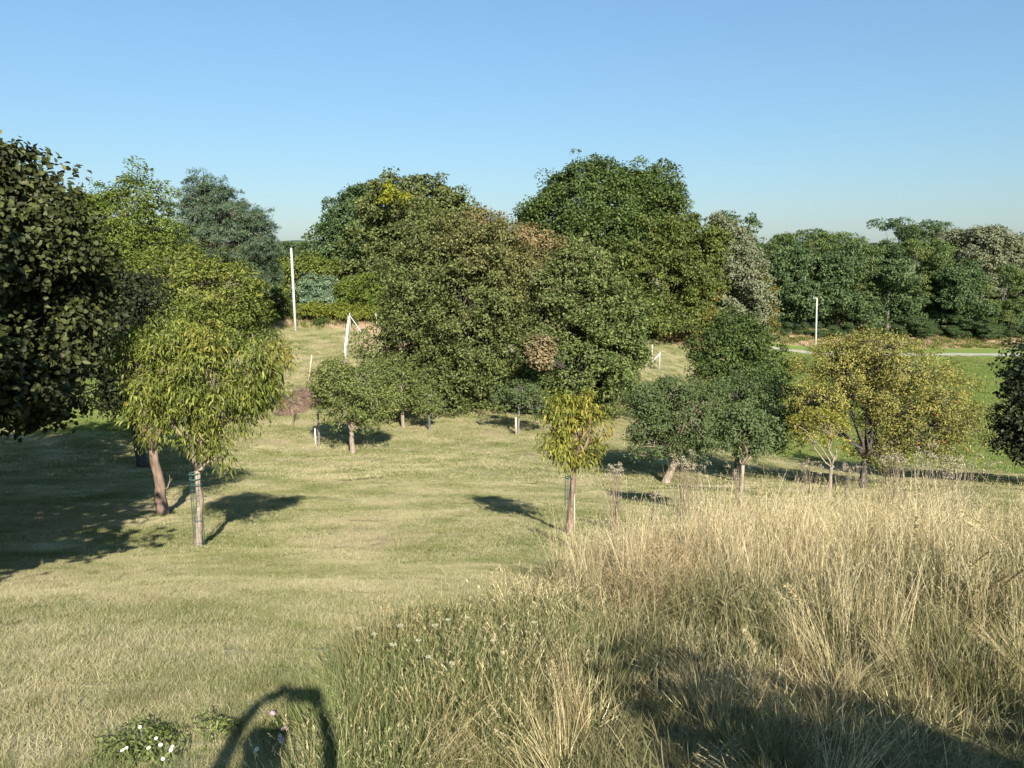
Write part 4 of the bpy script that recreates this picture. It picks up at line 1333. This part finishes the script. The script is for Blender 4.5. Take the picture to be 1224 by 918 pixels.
# tall dry grass and meadow plants at the right
tall = [tall_tuft((34, 60, 85)[s % 3], 1.0, (0.0085, 0.0055, 0.0048)[s % 3], (0.10, 0.2, 0.24)[s % 3], 100 + s, lean=0.13 + 0.06 * (s % 3), headlen=0.16) for s in range(6)]
short = [tall_tuft(110, 0.42, 0.0055, 0.22, 120 + s, lean=0.45, heads=(s == 1), headlen=0.2) for s in range(4)]
arch = [tall_tuft(80, 0.75, 0.0050, 0.14, 130 + s, lean=0.35, headlen=0.15, up=((-0.3, .35)[s % 2], -0.15, 0)) for s in range(4)]
for me in tall + arch: me.materials.append(M['straw'])
for me in short[:2]: me.materials.append(M['meadow'])
for me in short[2:]: me.materials.append(M['meadow'])
mat_ = [tall_tuft(130, 0.16, 0.0055, 0.24, 180 + s, lean=1.4, heads=False) for s in range(3)]
for me in mat_[:2]: me.materials.append(M['meadow'])
mat_[2].materials.append(M['straw'])
M['palestraw'] = leaf_mat('bleached_straw', (0.42, 0.33, 0.17), (0.66, 0.55, 0.32), (0.72, 0.62, 0.43), trans=0.15, gloss=0.02, vary=0.4)
bunch = [tall_tuft(42, 1.05, 0.0065, 0.13, 190 + s, lean=0.10, headlen=0.2) for s in range(3)]
for me in bunch: me.materials.append(M['palestraw'])
M['rustystraw'] = leaf_mat('rusty_brown_stems', (0.20, 0.145, 0.07), (0.38, 0.285, 0.145), (0.58, 0.47, 0.27), trans=0.12, gloss=0.02, vary=0.6)
rusty = [tall_tuft(75, 1.0, 0.0048, 0.2, 196 + s, lean=0.2, headlen=0.12) for s in range(2)]
for me in rusty: me.materials.append(M['rustystraw'])
protos = tall + short + arch + mat_ + bunch + rusty     # 0-5 tall, 6-9 short green, 10-13 arching
pts = []
for k in range(5200):
    y = rr.uniform(2.4, 12.6); x = rr.uniform(-1.5, 11)
    if not in_view(x, y, 0.4): continue
    e = float(tall_edge(y))
    d = x - e
    if d < -0.25: continue
    cl = noise.noise(Vector((x * 0.9, y * 0.9, 3.3))) + 0.35 * noise.noise(Vector((x * 3.1, y * 3.1, 1.3)))
    hz = float(np.interp(y, [3.0, 4.2, 6.0, 8.0, 12.6], [0.22, 0.36, 0.78, 1.0, 0.95]))
    hz *= (0.5 + 0.5 * min(1, max(0, d) / 1.3)) * (1 + 0.55 * noise.noise(Vector((x * 1.1, y * 1.1, 7.7))))
    prob = float(np.interp(y, [2.4, 4, 6.5, 9, 12.6], [0.34, 0.4, 0.42, 0.36, 0.14]))
    if y > 9 and x < 2.4: prob *= 0.55
    if rr.random() > prob: continue
    z = g1(x, y)
    if y < 4.6 and cl > -0.35:
        if rr.random() < 0.6: v = 6 + rr.randrange(4); s = rr.uniform(.5, 1.0) * (0.6 + hz * 0.6)
        else: v = 10 + rr.randrange(4); s = rr.uniform(.5, .95) * (0.5 + hz * 0.6)
        sv = (s, s, s * rr.uniform(.8, 1.1))
    elif cl < -0.19 + (0.24 if y < 6 else 0):
        v = 6 + rr.randrange(4); s = rr.uniform(.9, 1.5) * (0.75 + hz * 0.6)
        sv = (s, s, s * rr.uniform(.6, 1.0))
    else:
        v = rr.randrange(6) if rr.random() < 0.8 else 10 + rr.randrange(4)
        s = hz * rr.uniform(0.8, 1.18)
        sv = (rr.uniform(.8, 1.2), rr.uniform(.8, 1.2), s)
    if 4.6 < y < 7.5 and d < 1.1 and rr.random() < 0.6: v = 20 + rr.randrange(2); sv = (1, 1, hz * rr.uniform(.8, 1.15))
    pts.append((x, y, z, 1, rr.uniform(0, 6.28), v, *sv))
yy_ = 2.3
while yy_ < 12.5:
    xx_ = -1.2
    while xx_ < 10:
        x = xx_ + rr.uniform(-.1, .1); y = yy_ + rr.uniform(-.1, .1)
        if in_view(x, y, 0.4) and x > float(tall_edge(y)) - 0.1:
            s = rr.uniform(.8, 1.2)
            pts.append((x, y, g1(x, y), 1, rr.uniform(0, 6.28), 14 + rr.randrange(3), s, s, s * rr.uniform(.7, 1.2)))
        xx_ += 0.26
    yy_ += 0.26
spots = [(825, 700), (835, 700), (842, 705), (820, 690), (875, 720), (900, 735), (885, 725), (965, 720), (985, 740), (1045, 790), (1052, 760), (1035, 770), (700, 720), (688, 700), (745, 700), (760, 720), (1130, 730), (1190, 760), (935, 700), (1010, 690), (1090, 700)]
for (u_, v_) in spots:
    p_ = ground_at(u_, v_)
    for q in range(2):
        x, y = p_.x + rr.uniform(-.15, .15), p_.y + rr.uniform(-.15, .15)
        sz = rr.uniform(.75, 1.1) * float(np.interp(y, [3, 5, 8], [.45, .75, 1.0]))
        pts.append((x, y, g1(x, y), 1, rr.uniform(0, 6.28), 17 + rr.randrange(3), sz * .9, sz * .9, sz))
for k in range(26):
    y = rr.uniform(5, 11); x = rr.uniform(0.8, 9)
    if x < float(tall_edge(y)): continue
    sz = rr.uniform(.7, 1.15)
    pts.append((x, y, g1(x, y), 1, rr.uniform(0, 6.28), 17 + rr.randrange(3), sz, sz, sz))
scatter('tall_grass', protos, None, pts, 'tall dry straw-coloured grass with green undergrowth on the right slope', normals=False)

# lower meadow strip in the near middle
M['lowgreen'] = leaf_mat('low_meadow_green', (0.075, 0.115, 0.028), (0.18, 0.215, 0.07), (0.46, 0.39, 0.21), trans=0.22, gloss=0.02, vary=0.6)
low = [tall_tuft(130, 0.25, 0.0040, 0.18, 150 + s, lean=0.55, heads=(s == 0), headlen=0.1) for s in range(4)]
vary_instances(M['lowgreen'], (0.30, 0.25, 0.11))
for me in low: me.materials.append(M['lowgreen'])
lowstraw = [tall_tuft(60, 0.36, 0.0036, 0.16, 160 + s, lean=0.35, headlen=0.10) for s in range(2)]
for me in lowstraw: me.materials.append(M['straw'])
pts = []
for k in range(900):
    y = rr.uniform(2.5, 5.2); x = rr.uniform(-1.25, 1.0)
    left = float(np.interp(y, [2.5, 3.6, 4.6, 5.2], [-0.80, -0.88, -0.75, -0.2]))
    if x < left or x > float(tall_edge(y)) + 0.35: continue
    s = rr.uniform(.7, 1.15)
    pts.append((x, y, g1(x, y), 1, rr.uniform(0, 6.28), rr.choice([0, 1, 2, 3] * 6 + [4, 5]), s, s, s * rr.uniform(.8, 1.2)))
for k in range(160):   # a few green tufts and weeds on the near lawn's edge
    y = rr.uniform(2.5, 3.9); x = rr.uniform(-2.4, -0.7)
    if noise.noise(Vector((x * 2, y * 2, 9))) < 0.0 and y > 3.0: continue
    s = rr.uniform(.25, .5)
    pts.append((x, y, g1(x, y), 1, rr.uniform(0, 6.28), rr.randrange(4), s, s, s * 0.8))
for k in range(420):   # stray weeds in the lawn
    y = rr.uniform(3, 26); x = rr.uniform(-.66, .3) * y
    if x > float(tall_edge(y)): continue
    s = rr.uniform(.10, .30)
    pts.append((x, y, g1(x, y), 1, rr.uniform(0, 6.28), rr.randrange(6), s * 1.6, s * 1.6, s))
scatter('meadow_grass', low + lowstraw, None, pts, 'knee-high green and dry meadow grass beside the near lawn', normals=False)
print('grass done')

# dry bank tufts (far)
bankt = [tall_tuft(60, 0.8, 0.05, 0.6, 170 + s, lean=0.5, heads=False) for s in range(3)]
M['bankstraw'] = leaf_mat('bank_straw', (0.34, 0.24, 0.14), (0.54, 0.40, 0.26), (0.16, 0.17, 0.06), trans=0.1, gloss=0.02)
bankg = [tall_tuft(60, 0.8, 0.06, 0.6, 175 + s, lean=0.6, heads=False) for s in range(2)]
for me in bankt: me.materials.append(M['bankstraw'])
for me in bankg: me.materials.append(M['lf_walnut'])
pts = []
for k in range(5200):
    if k % 2: y = rr.uniform(84.5, 104); x = rr.uniform(-30, 29)
    else: y = rr.uniform(121.5, 134); x = rr.uniform(36, 92)
    bz_ = float(bank_zone(np.array(x), np.array(y)))
    if bz_ < 0.6: continue
    v = rr.randrange(3) if rr.random() < 0.75 else 3 + rr.randrange(2)
    s = rr.uniform(.5, 1.1) * (0.6 if v < 3 else 0.9)
    pts.append((x, y, g1(x, y), 1, rr.uniform(0, 6.28), v, s * 1.3, s * 1.3, s))
scatter('bank_grass', bankt + bankg, None, pts, 'dry tan grass and weeds on the banks before the woods', normals=False)


# ================================================================== flowers and seed plants
def disc_geo(g, c, n, r, seg=7):
    n = Vector(n).normalized()
    a = n.orthogonal().normalized(); b = n.cross(a)
    c = Vector(c)
    Vd = [c + n * r * 0.25] + [c + a * r * math.cos(t) + b * r * math.sin(t) for t in [i * 2 * math.pi / seg for i in range(seg)]]
    g.add(np.array([v[:] for v in Vd]), [(0, 1 + i, 1 + (i + 1) % seg) for i in range(seg)])


def daisy(p, label, r=0.022, h=0.16, lean=(0.02, -0.03), petal='petal', group='small white daisies at the bottom left'):
    root = empty('daisy' if petal == 'petal' else 'violet_flower', p, label, 'flower', group)
    top = np.array([lean[0], lean[1], h])
    g = Geo(); g.tube([(0, 0, -0.02), top * 0.5 + np.array([.01, 0, 0]), top], 0.0018, 4)
    link('stem', g.mesh('stem'), M['stem'], root)
    nrm = Vector((random.uniform(-.4, .5), random.uniform(-.9, -.1), 0.8)).normalized()
    a = nrm.orthogonal().normalized(); b = nrm.cross(a)
    g = Geo()
    for i in range(13):
        t = i * 2 * math.pi / 13
        d = a * math.cos(t) + b * math.sin(t); s = nrm.cross(d)
        q = Vector(top)
        g.add([(q + d * r * .2)[:], (q + d * r * .7 - s * r * .17 + nrm * .002)[:], (q + d * r)[:], (q + d * r * .7 + s * r * .17 + nrm * .002)[:]], [(0, 1, 2), (0, 2, 3)])
    link('petals', g.mesh('petals', False), M[petal], root)
    g = Geo(); disc_geo(g, top + np.array(nrm) * 0.001, nrm, r * 0.32)
    link('disc', g.mesh('disc'), M['yolk'], root)
    return root


dz = [(170, 883, 'daisy standing highest and furthest left of the white ones'), (201, 889, 'white daisy right of the highest one, among green leaves'), (190, 897, 'white daisy between two others near the leafy weed'),
      (207, 898, 'white daisy at the right side of the cluster'), (193, 905, 'white daisy low in the middle of the cluster'), (209, 910, 'lower right white daisy of the cluster'), (205, 914, 'lowest white daisy of the cluster, at the picture edge'),
      (154, 901, 'left of the pale pair of daisies at the bottom'), (161, 902, 'right of the pale pair of daisies at the bottom'), (312, 907, 'white daisy in the shadow loop by the head shadow'), (345, 893, 'small white daisy inside the right of the shadow loop')]
for u, v, lb in dz:
    p = ground_at(u, v + 22)
    daisy(p, lb, r=random.uniform(0.007, 0.0105), h=random.uniform(.09, .14), lean=(random.uniform(-.03, .03), random.uniform(-.05, .01)))
for u, v, lb in ((325, 861, 'violet flower upper one inside the shadow loop'), (337, 879, 'violet flower middle one inside the shadow loop'), (335, 893, 'violet flower lower one inside the shadow loop')):
    p = ground_at(u, v + 14)
    daisy(p, lb, r=0.013, h=0.09, petal='violet', group='violet flowers inside the shadow loop')

# leafy weed clump behind the daisies
root = empty('leafy_weed', ground_at(225, 900), 'dark green leafy weed clump beside the white daisies', 'plant')
V_, F_, t_, c_, l_ = make_crown([(0, 0, .04, .30, .14, .07, 0), (.2, .05, .03, .22, .12, .06, 0), (-.2, 0, .03, .14, .1, .05, 0)], 1000, .06, .026, .010, 'broad', 333, gap=.35)
link('foliage', mesh_np('foliage', V_, F_, t_), M['lf_apple'], root)

# flat cream umbels (wild carrot)
GU = 'cream wild carrot umbels over the near meadow'
um = [(430, 755), (447, 762), (478, 752), (500, 770), (520, 752), (536, 745), (548, 726), (470, 775), (512, 790), (540, 798), (590, 770), (600, 785), (612, 752), (638, 748), (560, 742)]


def um_label(k):
    order = sorted(range(len(um)), key=lambda i: um[i][0])
    w = ['leftmost', 'second', 'third', 'fourth', 'fifth', 'sixth', 'seventh', 'eighth', 'ninth', 'tenth']
    j = order.index(k)
    n = len(um)
    return 'cream wild carrot umbel over the near meadow, ' + ((w[j] + (' from the left' if j else ' of all')) if j < 10 else ((w[n - 1 - j] + ' from the right') if j < n - 1 else 'rightmost of all'))


for k, (u, v) in enumerate(um):
    gp = ground_at(u, v + 60)
    a, t = ray(u, v)
    Yt = gp.y + 0.03
    top = np.array([a * Yt, Yt, -t * Yt]) - np.array(gp)
    if top[2] < 0.08: top[2] = 0.08
    root = empty('wild_carrot', gp, um_label(k), 'flower', GU)
    g = Geo(); g.tube([(0, 0, -0.02), top * 0.5 + RNG.normal(0, .008, 3), top], 0.0022, 4)
    link('stem', g.mesh('stem'), M['stem'], root)
    g = Geo()
    R0 = random.uniform(0.009, 0.020)
    for i in range(24):
        r = R0 * math.sqrt(random.random()); an = random.uniform(0, 6.28)
        c = top + np.array([r * math.cos(an), r * math.sin(an) * 0.8, 0.02 + r * 0.15 + random.uniform(-.002, .003)])
        disc_geo(g, c, (random.uniform(-.3, .3), -0.4, 1), 0.0036, 5)
        if i % 3 == 0: g.tube([top, c], 0.0008, 3, cap=False)
    link('umbel', g.mesh('umbel', False), M['umbel'], root)


# withered plants with pale fluffy heads
def fluff_plant(u, v, Y, wpx, hpx, label, nhead, seed, group='withered plants with pale fluffy seed heads', stemh=None):
    rg = np.random.default_rng(seed)
    a, t = ray(u, v)
    c = np.array([a * Y, Y, -t * Y])
    bz = g1(c[0], Y)
    root = empty('seed_head_plant', (c[0], Y, bz), label, 'plant', group)
    off = np.array([c[0], Y, bz])
    W_, H_ = wpx * Y / 925, hpx * Y / 925
    tips = np.stack([c[0] + rg.normal(0, W_ * .45, nhead), Y + rg.normal(0, W_ * .35, nhead), c[2] + rg.normal(0, H_ * .4, nhead)], 1)
    tips[:, 2] = np.maximum(tips[:, 2], bz + 0.2)
    g = Geo()
    for q in tips:
        b0 = np.array([c[0] * .75 + q[0] * .25, Y, bz]) - off
        g.tube([b0, (b0 + (q - off)) / 2 + rg.normal(0, .02, 3), q - off], [.006, .004, .002], 3, cap=False)
    link('stem', g.mesh('stem'), M['drystem'], root)
    Vh_, Fh_, th_, _, _ = make_crown([(q[0] - off[0], q[1] - off[1], q[2] - off[2], .045, .045, .04, 0) for q in tips], nhead * 14, .035, .026, .014, 'rhomb', seed, gap=0, per=20)
    link('seed_heads', mesh_np('seed_heads', Vh_, Fh_, th_), M['fluff'], root)['kind'] = 'stuff'
    return root


fluff_plant(735, 562, 10.5, 20, 12, 'pale fluffy seed heads standing alone left of the leaning apple trunk', 26, 1)
fluff_plant(818, 552, 12.0, 26, 14, 'pale seed heads in front of the leaning apple trunk', 40, 2)
fluff_plant(838, 562, 12.2, 22, 10, 'pale seed heads right of the leaning apple trunk', 22, 3)
fluff_plant(781, 592, 11.0, 13, 6, 'low brownish-white seed heads below the leaning trunk', 14, 4)
fluff_plant(968, 556, 12.4, 18, 14, 'pale seed heads left of the yellow sapling stem', 26, 5)
fluff_plant(1010, 562, 12.4, 22, 12, 'brownish seed heads between yellow sapling and plum trunk', 30, 6)
fluff_plant(880, 570, 12.0, 12, 12, 'brownish seed heads by the slender apple trunk', 16, 7)
fluff_plant(1105, 545, 10.5, 42, 12, 'grey feathery seed heads under the plum crown', 34, 8)
fluff_plant(1150, 552, 9.8, 40, 12, 'grey feathery seed heads right of the plum tree', 30, 9)
fluff_plant(1070, 548, 11.2, 24, 12, 'whitish seed heads just right of the plum trunk', 34, 10)

# big arching seed heads close at the right edge
def plume(u0, v0, u1, v1, Y, label, k):
    base = ground_at(min(u0, 1215), 800)
    p1 = np.array(P(u0, v0, Y)); p2 = np.array(P(u1, v1, Y - 0.1))
    b = np.array([p1[0], Y, g1(p1[0], Y)])
    root = empty('grass_plume', b, label, 'grass stem', 'large arching grass plumes near the right edge')
    mid = (b + p1) / 2 + np.array([0.02, 0, 0])
    g = Geo(); g.tube(np.array([b, mid, p1, (p1 + p2) / 2 + np.array([0, 0, .01]), p2]) - b, [.0016, .0014, .0012, .001, .0006], 4)
    link('stalk', g.mesh('stalk'), M['palestalk'], root)
    rg = np.random.default_rng(k)
    n = 420
    t = rg.random(n)
    c0 = p1 * .25 + b * 0 + p1 * .75
    C = p1[None] + (p2 - p1)[None] * t[:, None] + np.array([0, 0, .01]) * (np.sin(t * 3.14))[:, None]
    D = unit((p2 - p1)[None] / np.linalg.norm(p2 - p1) + rg.normal(0, .45, (n, 3)))
    V_, F_, kk, _ = blade_strip(C - b, D, rg.uniform(.018, .034, n), np.full(n, .0045), np.zeros((n, 3)), 1, rg)
    link('seed_head', mesh_np('seed_head', V_, F_, np.repeat(np.stack([rg.random(n), rg.uniform(.5, 1, n), rg.uniform(.2, 1, n)], 1), kk, 0)), M['straw'], root)


pl = [(1184, 637, 1150, 612, 4.2, 'arching straw plume bending left, topmost of the right edge group'), (1150, 622, 1205, 655, 4.0, 'arching straw plume bending right below the topmost'),
      (1158, 680, 1182, 660, 4.6, 'short thick plume pointing up right at mid edge'), (1178, 708, 1205, 688, 4.5, 'thick plume rising toward the right edge, upper one'),
      (1200, 700, 1223, 682, 4.6, 'thick plume cut by the right edge'), (1092, 650, 1096, 618, 4.4, 'upright pale plume left of the arching ones'), (1130, 690, 1137, 650, 4.2, 'upright pale plume with tuft beside the arching ones'),
      (868, 718, 890, 700, 3.9, 'pale plume leaning right over the green patch'), (960, 722, 940, 700, 3.6, 'pale plume in the middle of the tall grass'), (905, 780, 890, 755, 3.9, 'pale plume at the rim of the dark shade')]
for k, q in enumerate(pl):
    plume(*q, k)


# ================================================================== things behind the viewpoint that cast the photo's shadows
sh = [(2.3, -1.2, -0.2, 0.62, 0.6, 0.95), (3.2, -1.4, -0.35, 0.85, 0.8, 0.95), (4.5, -1.9, -0.3, 1.1, 0.9, 1.1), (5.8, -2.2, -0.3, 1.2, 1.0, 1.2), (2.3, -1.2, -1.2, 0.6, 0.6, 0.7), (3.4, -1.4, -1.2, 0.9, 0.7, 0.8), (4.8, -1.9, -1.2, 1.1, 0.8, 0.8)]
root = empty('garden_shrub', (3.5, -1.4, g1(3.5, -1.4)), 'dense leafy shrub behind the viewpoint on the right, out of the frame', 'shrub')
off = np.array([3.5, -1.4, g1(3.5, -1.4)])
V_, F_, t_, cen, li = make_crown([(*s, 0) for s in sh], 28000, 0.24, 0.14, 0.10, 'rhomb', 401, gap=0.10, inner=0.35, rough=0.4)
link('foliage', mesh_np('foliage', V_ - off, F_, t_), M['lf_oak'], root)
for s in sh:
    g = Geo(); g.tube([np.array([s[0] * .6 + 1.4, s[1], g1(s[0], s[1]) - .1]) - off, np.array(s[:3]) - off], [0.05, 0.02], 6)
    link('limb', g.mesh('limb'), M['bark_brown'], root)

# the photographer: arms raised, holding a phone above the head
M['skin'] = simple_mat('skin', [(0.3, (0.42, 0.26, 0.18)), (0.7, (0.50, 0.32, 0.23))], 12, rough=0.55, bump=0.05)
M['shirt'] = simple_mat('blue_shirt_cloth', [(0.3, (0.08, 0.12, 0.22)), (0.7, (0.12, 0.17, 0.28))], 60, bump=0.2)
M['trousers'] = simple_mat('dark_trousers_cloth', [(0.3, (0.03, 0.03, 0.035)), (0.7, (0.06, 0.06, 0.065))], 60, bump=0.2)
M['hair'] = simple_mat('brown_hair', [(0.3, (0.03, 0.02, 0.012)), (0.7, (0.08, 0.05, 0.03))], 60, (1, 1, .1), bump=0.5)
M['phone'] = simple_mat('black_phone', [(0.3, (0.02, 0.02, 0.022)), (0.7, (0.03, 0.03, 0.033))], 6, rough=0.3, bump=0.0)
cx, cyy, gzv = -0.235, -0.10, g1(-0.235, -0.10)
person = empty('person', (cx, cyy, gzv), 'person behind the viewpoint with both arms raised holding a phone', 'person')
o0 = np.array([cx, cyy, gzv])


def skin_obj(name, verts, edges, rad, mat, parent, root_i=0, lev=2):
    me = bpy.data.meshes.new(name)
    me.from_pydata([tuple(np.array(v) - o0) for v in verts], edges, [])
    o = link(name, me, mat, parent)
    md = o.modifiers.new('skin', 'SKIN')
    for i, r in enumerate(rad):
        r = r if isinstance(r, tuple) else (r, r)
        me.skin_vertices[0].data[i].radius = r
    me.skin_vertices[0].data[root_i].use_root = True
    md.use_smooth_shade = True
    sb = o.modifiers.new('smooth', 'SUBSURF'); sb.levels = lev; sb.render_levels = lev
    return o


H = gzv
vz = [(cx, cyy, H + .95), (cx, cyy, H + 1.12), (cx, cyy, H + 1.32), (cx, cyy, H + 1.44), (cx, cyy - .005, H + 1.52), (cx, cyy + .01, H + 1.63), (cx, cyy, H + 1.70),
      (cx - .18, cyy, H + 1.42), (cx + .18, cyy, H + 1.42),            # 7,8 shoulders
      (cx - .20, cyy + .03, H + 1.58), (cx + .26, cyy + .03, H + 1.56),    # 9,10 elbows
      (cx - .055, cyy + .05, H + 1.90), (cx + .24, cyy + .05, H + 1.86),     # 11,12 wrists
      (cx - .10, cyy, H + .86), (cx + .10, cyy, H + .86), (cx - .11, cyy + .02, H + .48), (cx + .11, cyy + .02, H + .48),
      (cx - .12, cyy - .01, H + .08), (cx + .12, cyy - .01, H + .08), (cx - .13, cyy + .15, H + .03), (cx + .13, cyy + .15, H + .03),
      (cx - .135, cyy + .04, H + 1.78), (cx + .27, cyy + .04, H + 1.72)]
ed = [(0, 1), (1, 2), (2, 3), (3, 4), (4, 5), (5, 6), (3, 7), (3, 8), (7, 9), (8, 10), (9, 21), (21, 11), (10, 22), (22, 12), (0, 13), (0, 14), (13, 15), (14, 16), (15, 17), (16, 18), (17, 19), (18, 20)]
ra = [(.15, .11), (.135, .10), (.16, .11), (.10, .08), .055, (.075, .095), (.06, .07), .062, .062, .040, .040, .026, .026, .09, .09, .062, .062, .042, .042, .035, .035, .033, .033]
skin_obj('body', vz, ed, ra, M['shirt'], person)
# hands: palm and five curled fingers each, closed on the phone
for sgn, w, tgt in ((-1, np.array(vz[11]), np.array([cx + .045, -0.035, -0.02])), (1, np.array(vz[12]), np.array([cx + .225, -0.045, -0.045]))):
    vv = [w, w * .45 + tgt * .55, tgt]; ee = [(0, 1), (1, 2)]; rd = [.028, (.036, .018), (.038, .016)]
    for f in range(4):
        bx_ = tgt + np.array([(.010 * f - .015), 0, .012])
        i = len(vv)
        vv += [bx_, bx_ + np.array([0, -.004, .022 + .004 * (f in (1, 2))]), bx_ + np.array([-sgn * .004, .006, .040])]
        ee += [(2, i), (i, i + 1), (i + 1, i + 2)]; rd += [.009, .0085, .0075]
    i = len(vv)
    vv += [w * .3 + tgt * .7 + np.array([-sgn * .028, -.012, 0]), w * .1 + tgt * .9 + np.array([-sgn * .036, -.014, .02])]
    ee += [(1, i), (i, i + 1)]; rd += [.011, .009]
    skin_obj('hand', vv, ee, rd, M['skin'], person, 1, 1)
skin_obj('head', [(cx, cyy - .005, H + 1.50), (cx, cyy + .012, H + 1.585), (cx, cyy, H + 1.67), (cx, cyy, H + 1.70)], [(0, 1), (1, 2), (2, 3)], [.052, (.068, .085), (.080, .098), (.055, .065)], M['skin'], person, 1)
skin_obj('hair', [(cx, cyy - .025, H + 1.62), (cx, cyy - .012, H + 1.67), (cx, cyy - .006, H + 1.71)], [(0, 1), (1, 2)], [(.083, .085), (.088, .098), (.062, .072)], M['hair'], person, 1)
skin_obj('trousers', [(cx, cyy, H + 1.0), (cx, cyy, H + .92), (cx - .10, cyy, H + .84), (cx + .10, cyy, H + .84), (cx - .11, cyy + .02, H + .48), (cx + .11, cyy + .02, H + .48), (cx - .12, cyy - .01, H + .1), (cx + .12, cyy - .01, H + .1)],
         [(0, 1), (1, 2), (1, 3), (2, 4), (3, 5), (4, 6), (5, 7)], [(.165, .125), (.165, .125), .10, .10, .075, .075, .058, .058], M['trousers'], person, 0)
g = Geo(); g.box(np.array([-0.075, -0.075, -0.0]), (0.165, 0.009, 0.078))
phone = link('mobile_phone', g.mesh('mobile_phone', False), M['phone'])
tag(phone, 'black phone held up in both hands at the viewpoint', 'phone')
print('SCENE', sum(len(m.polygons) for m in bpy.data.meshes), sum(len(o.data.polygons) for o in S.objects if o.type=='MESH'))
print('scene done', sum(len(m.polygons) for m in bpy.data.meshes))
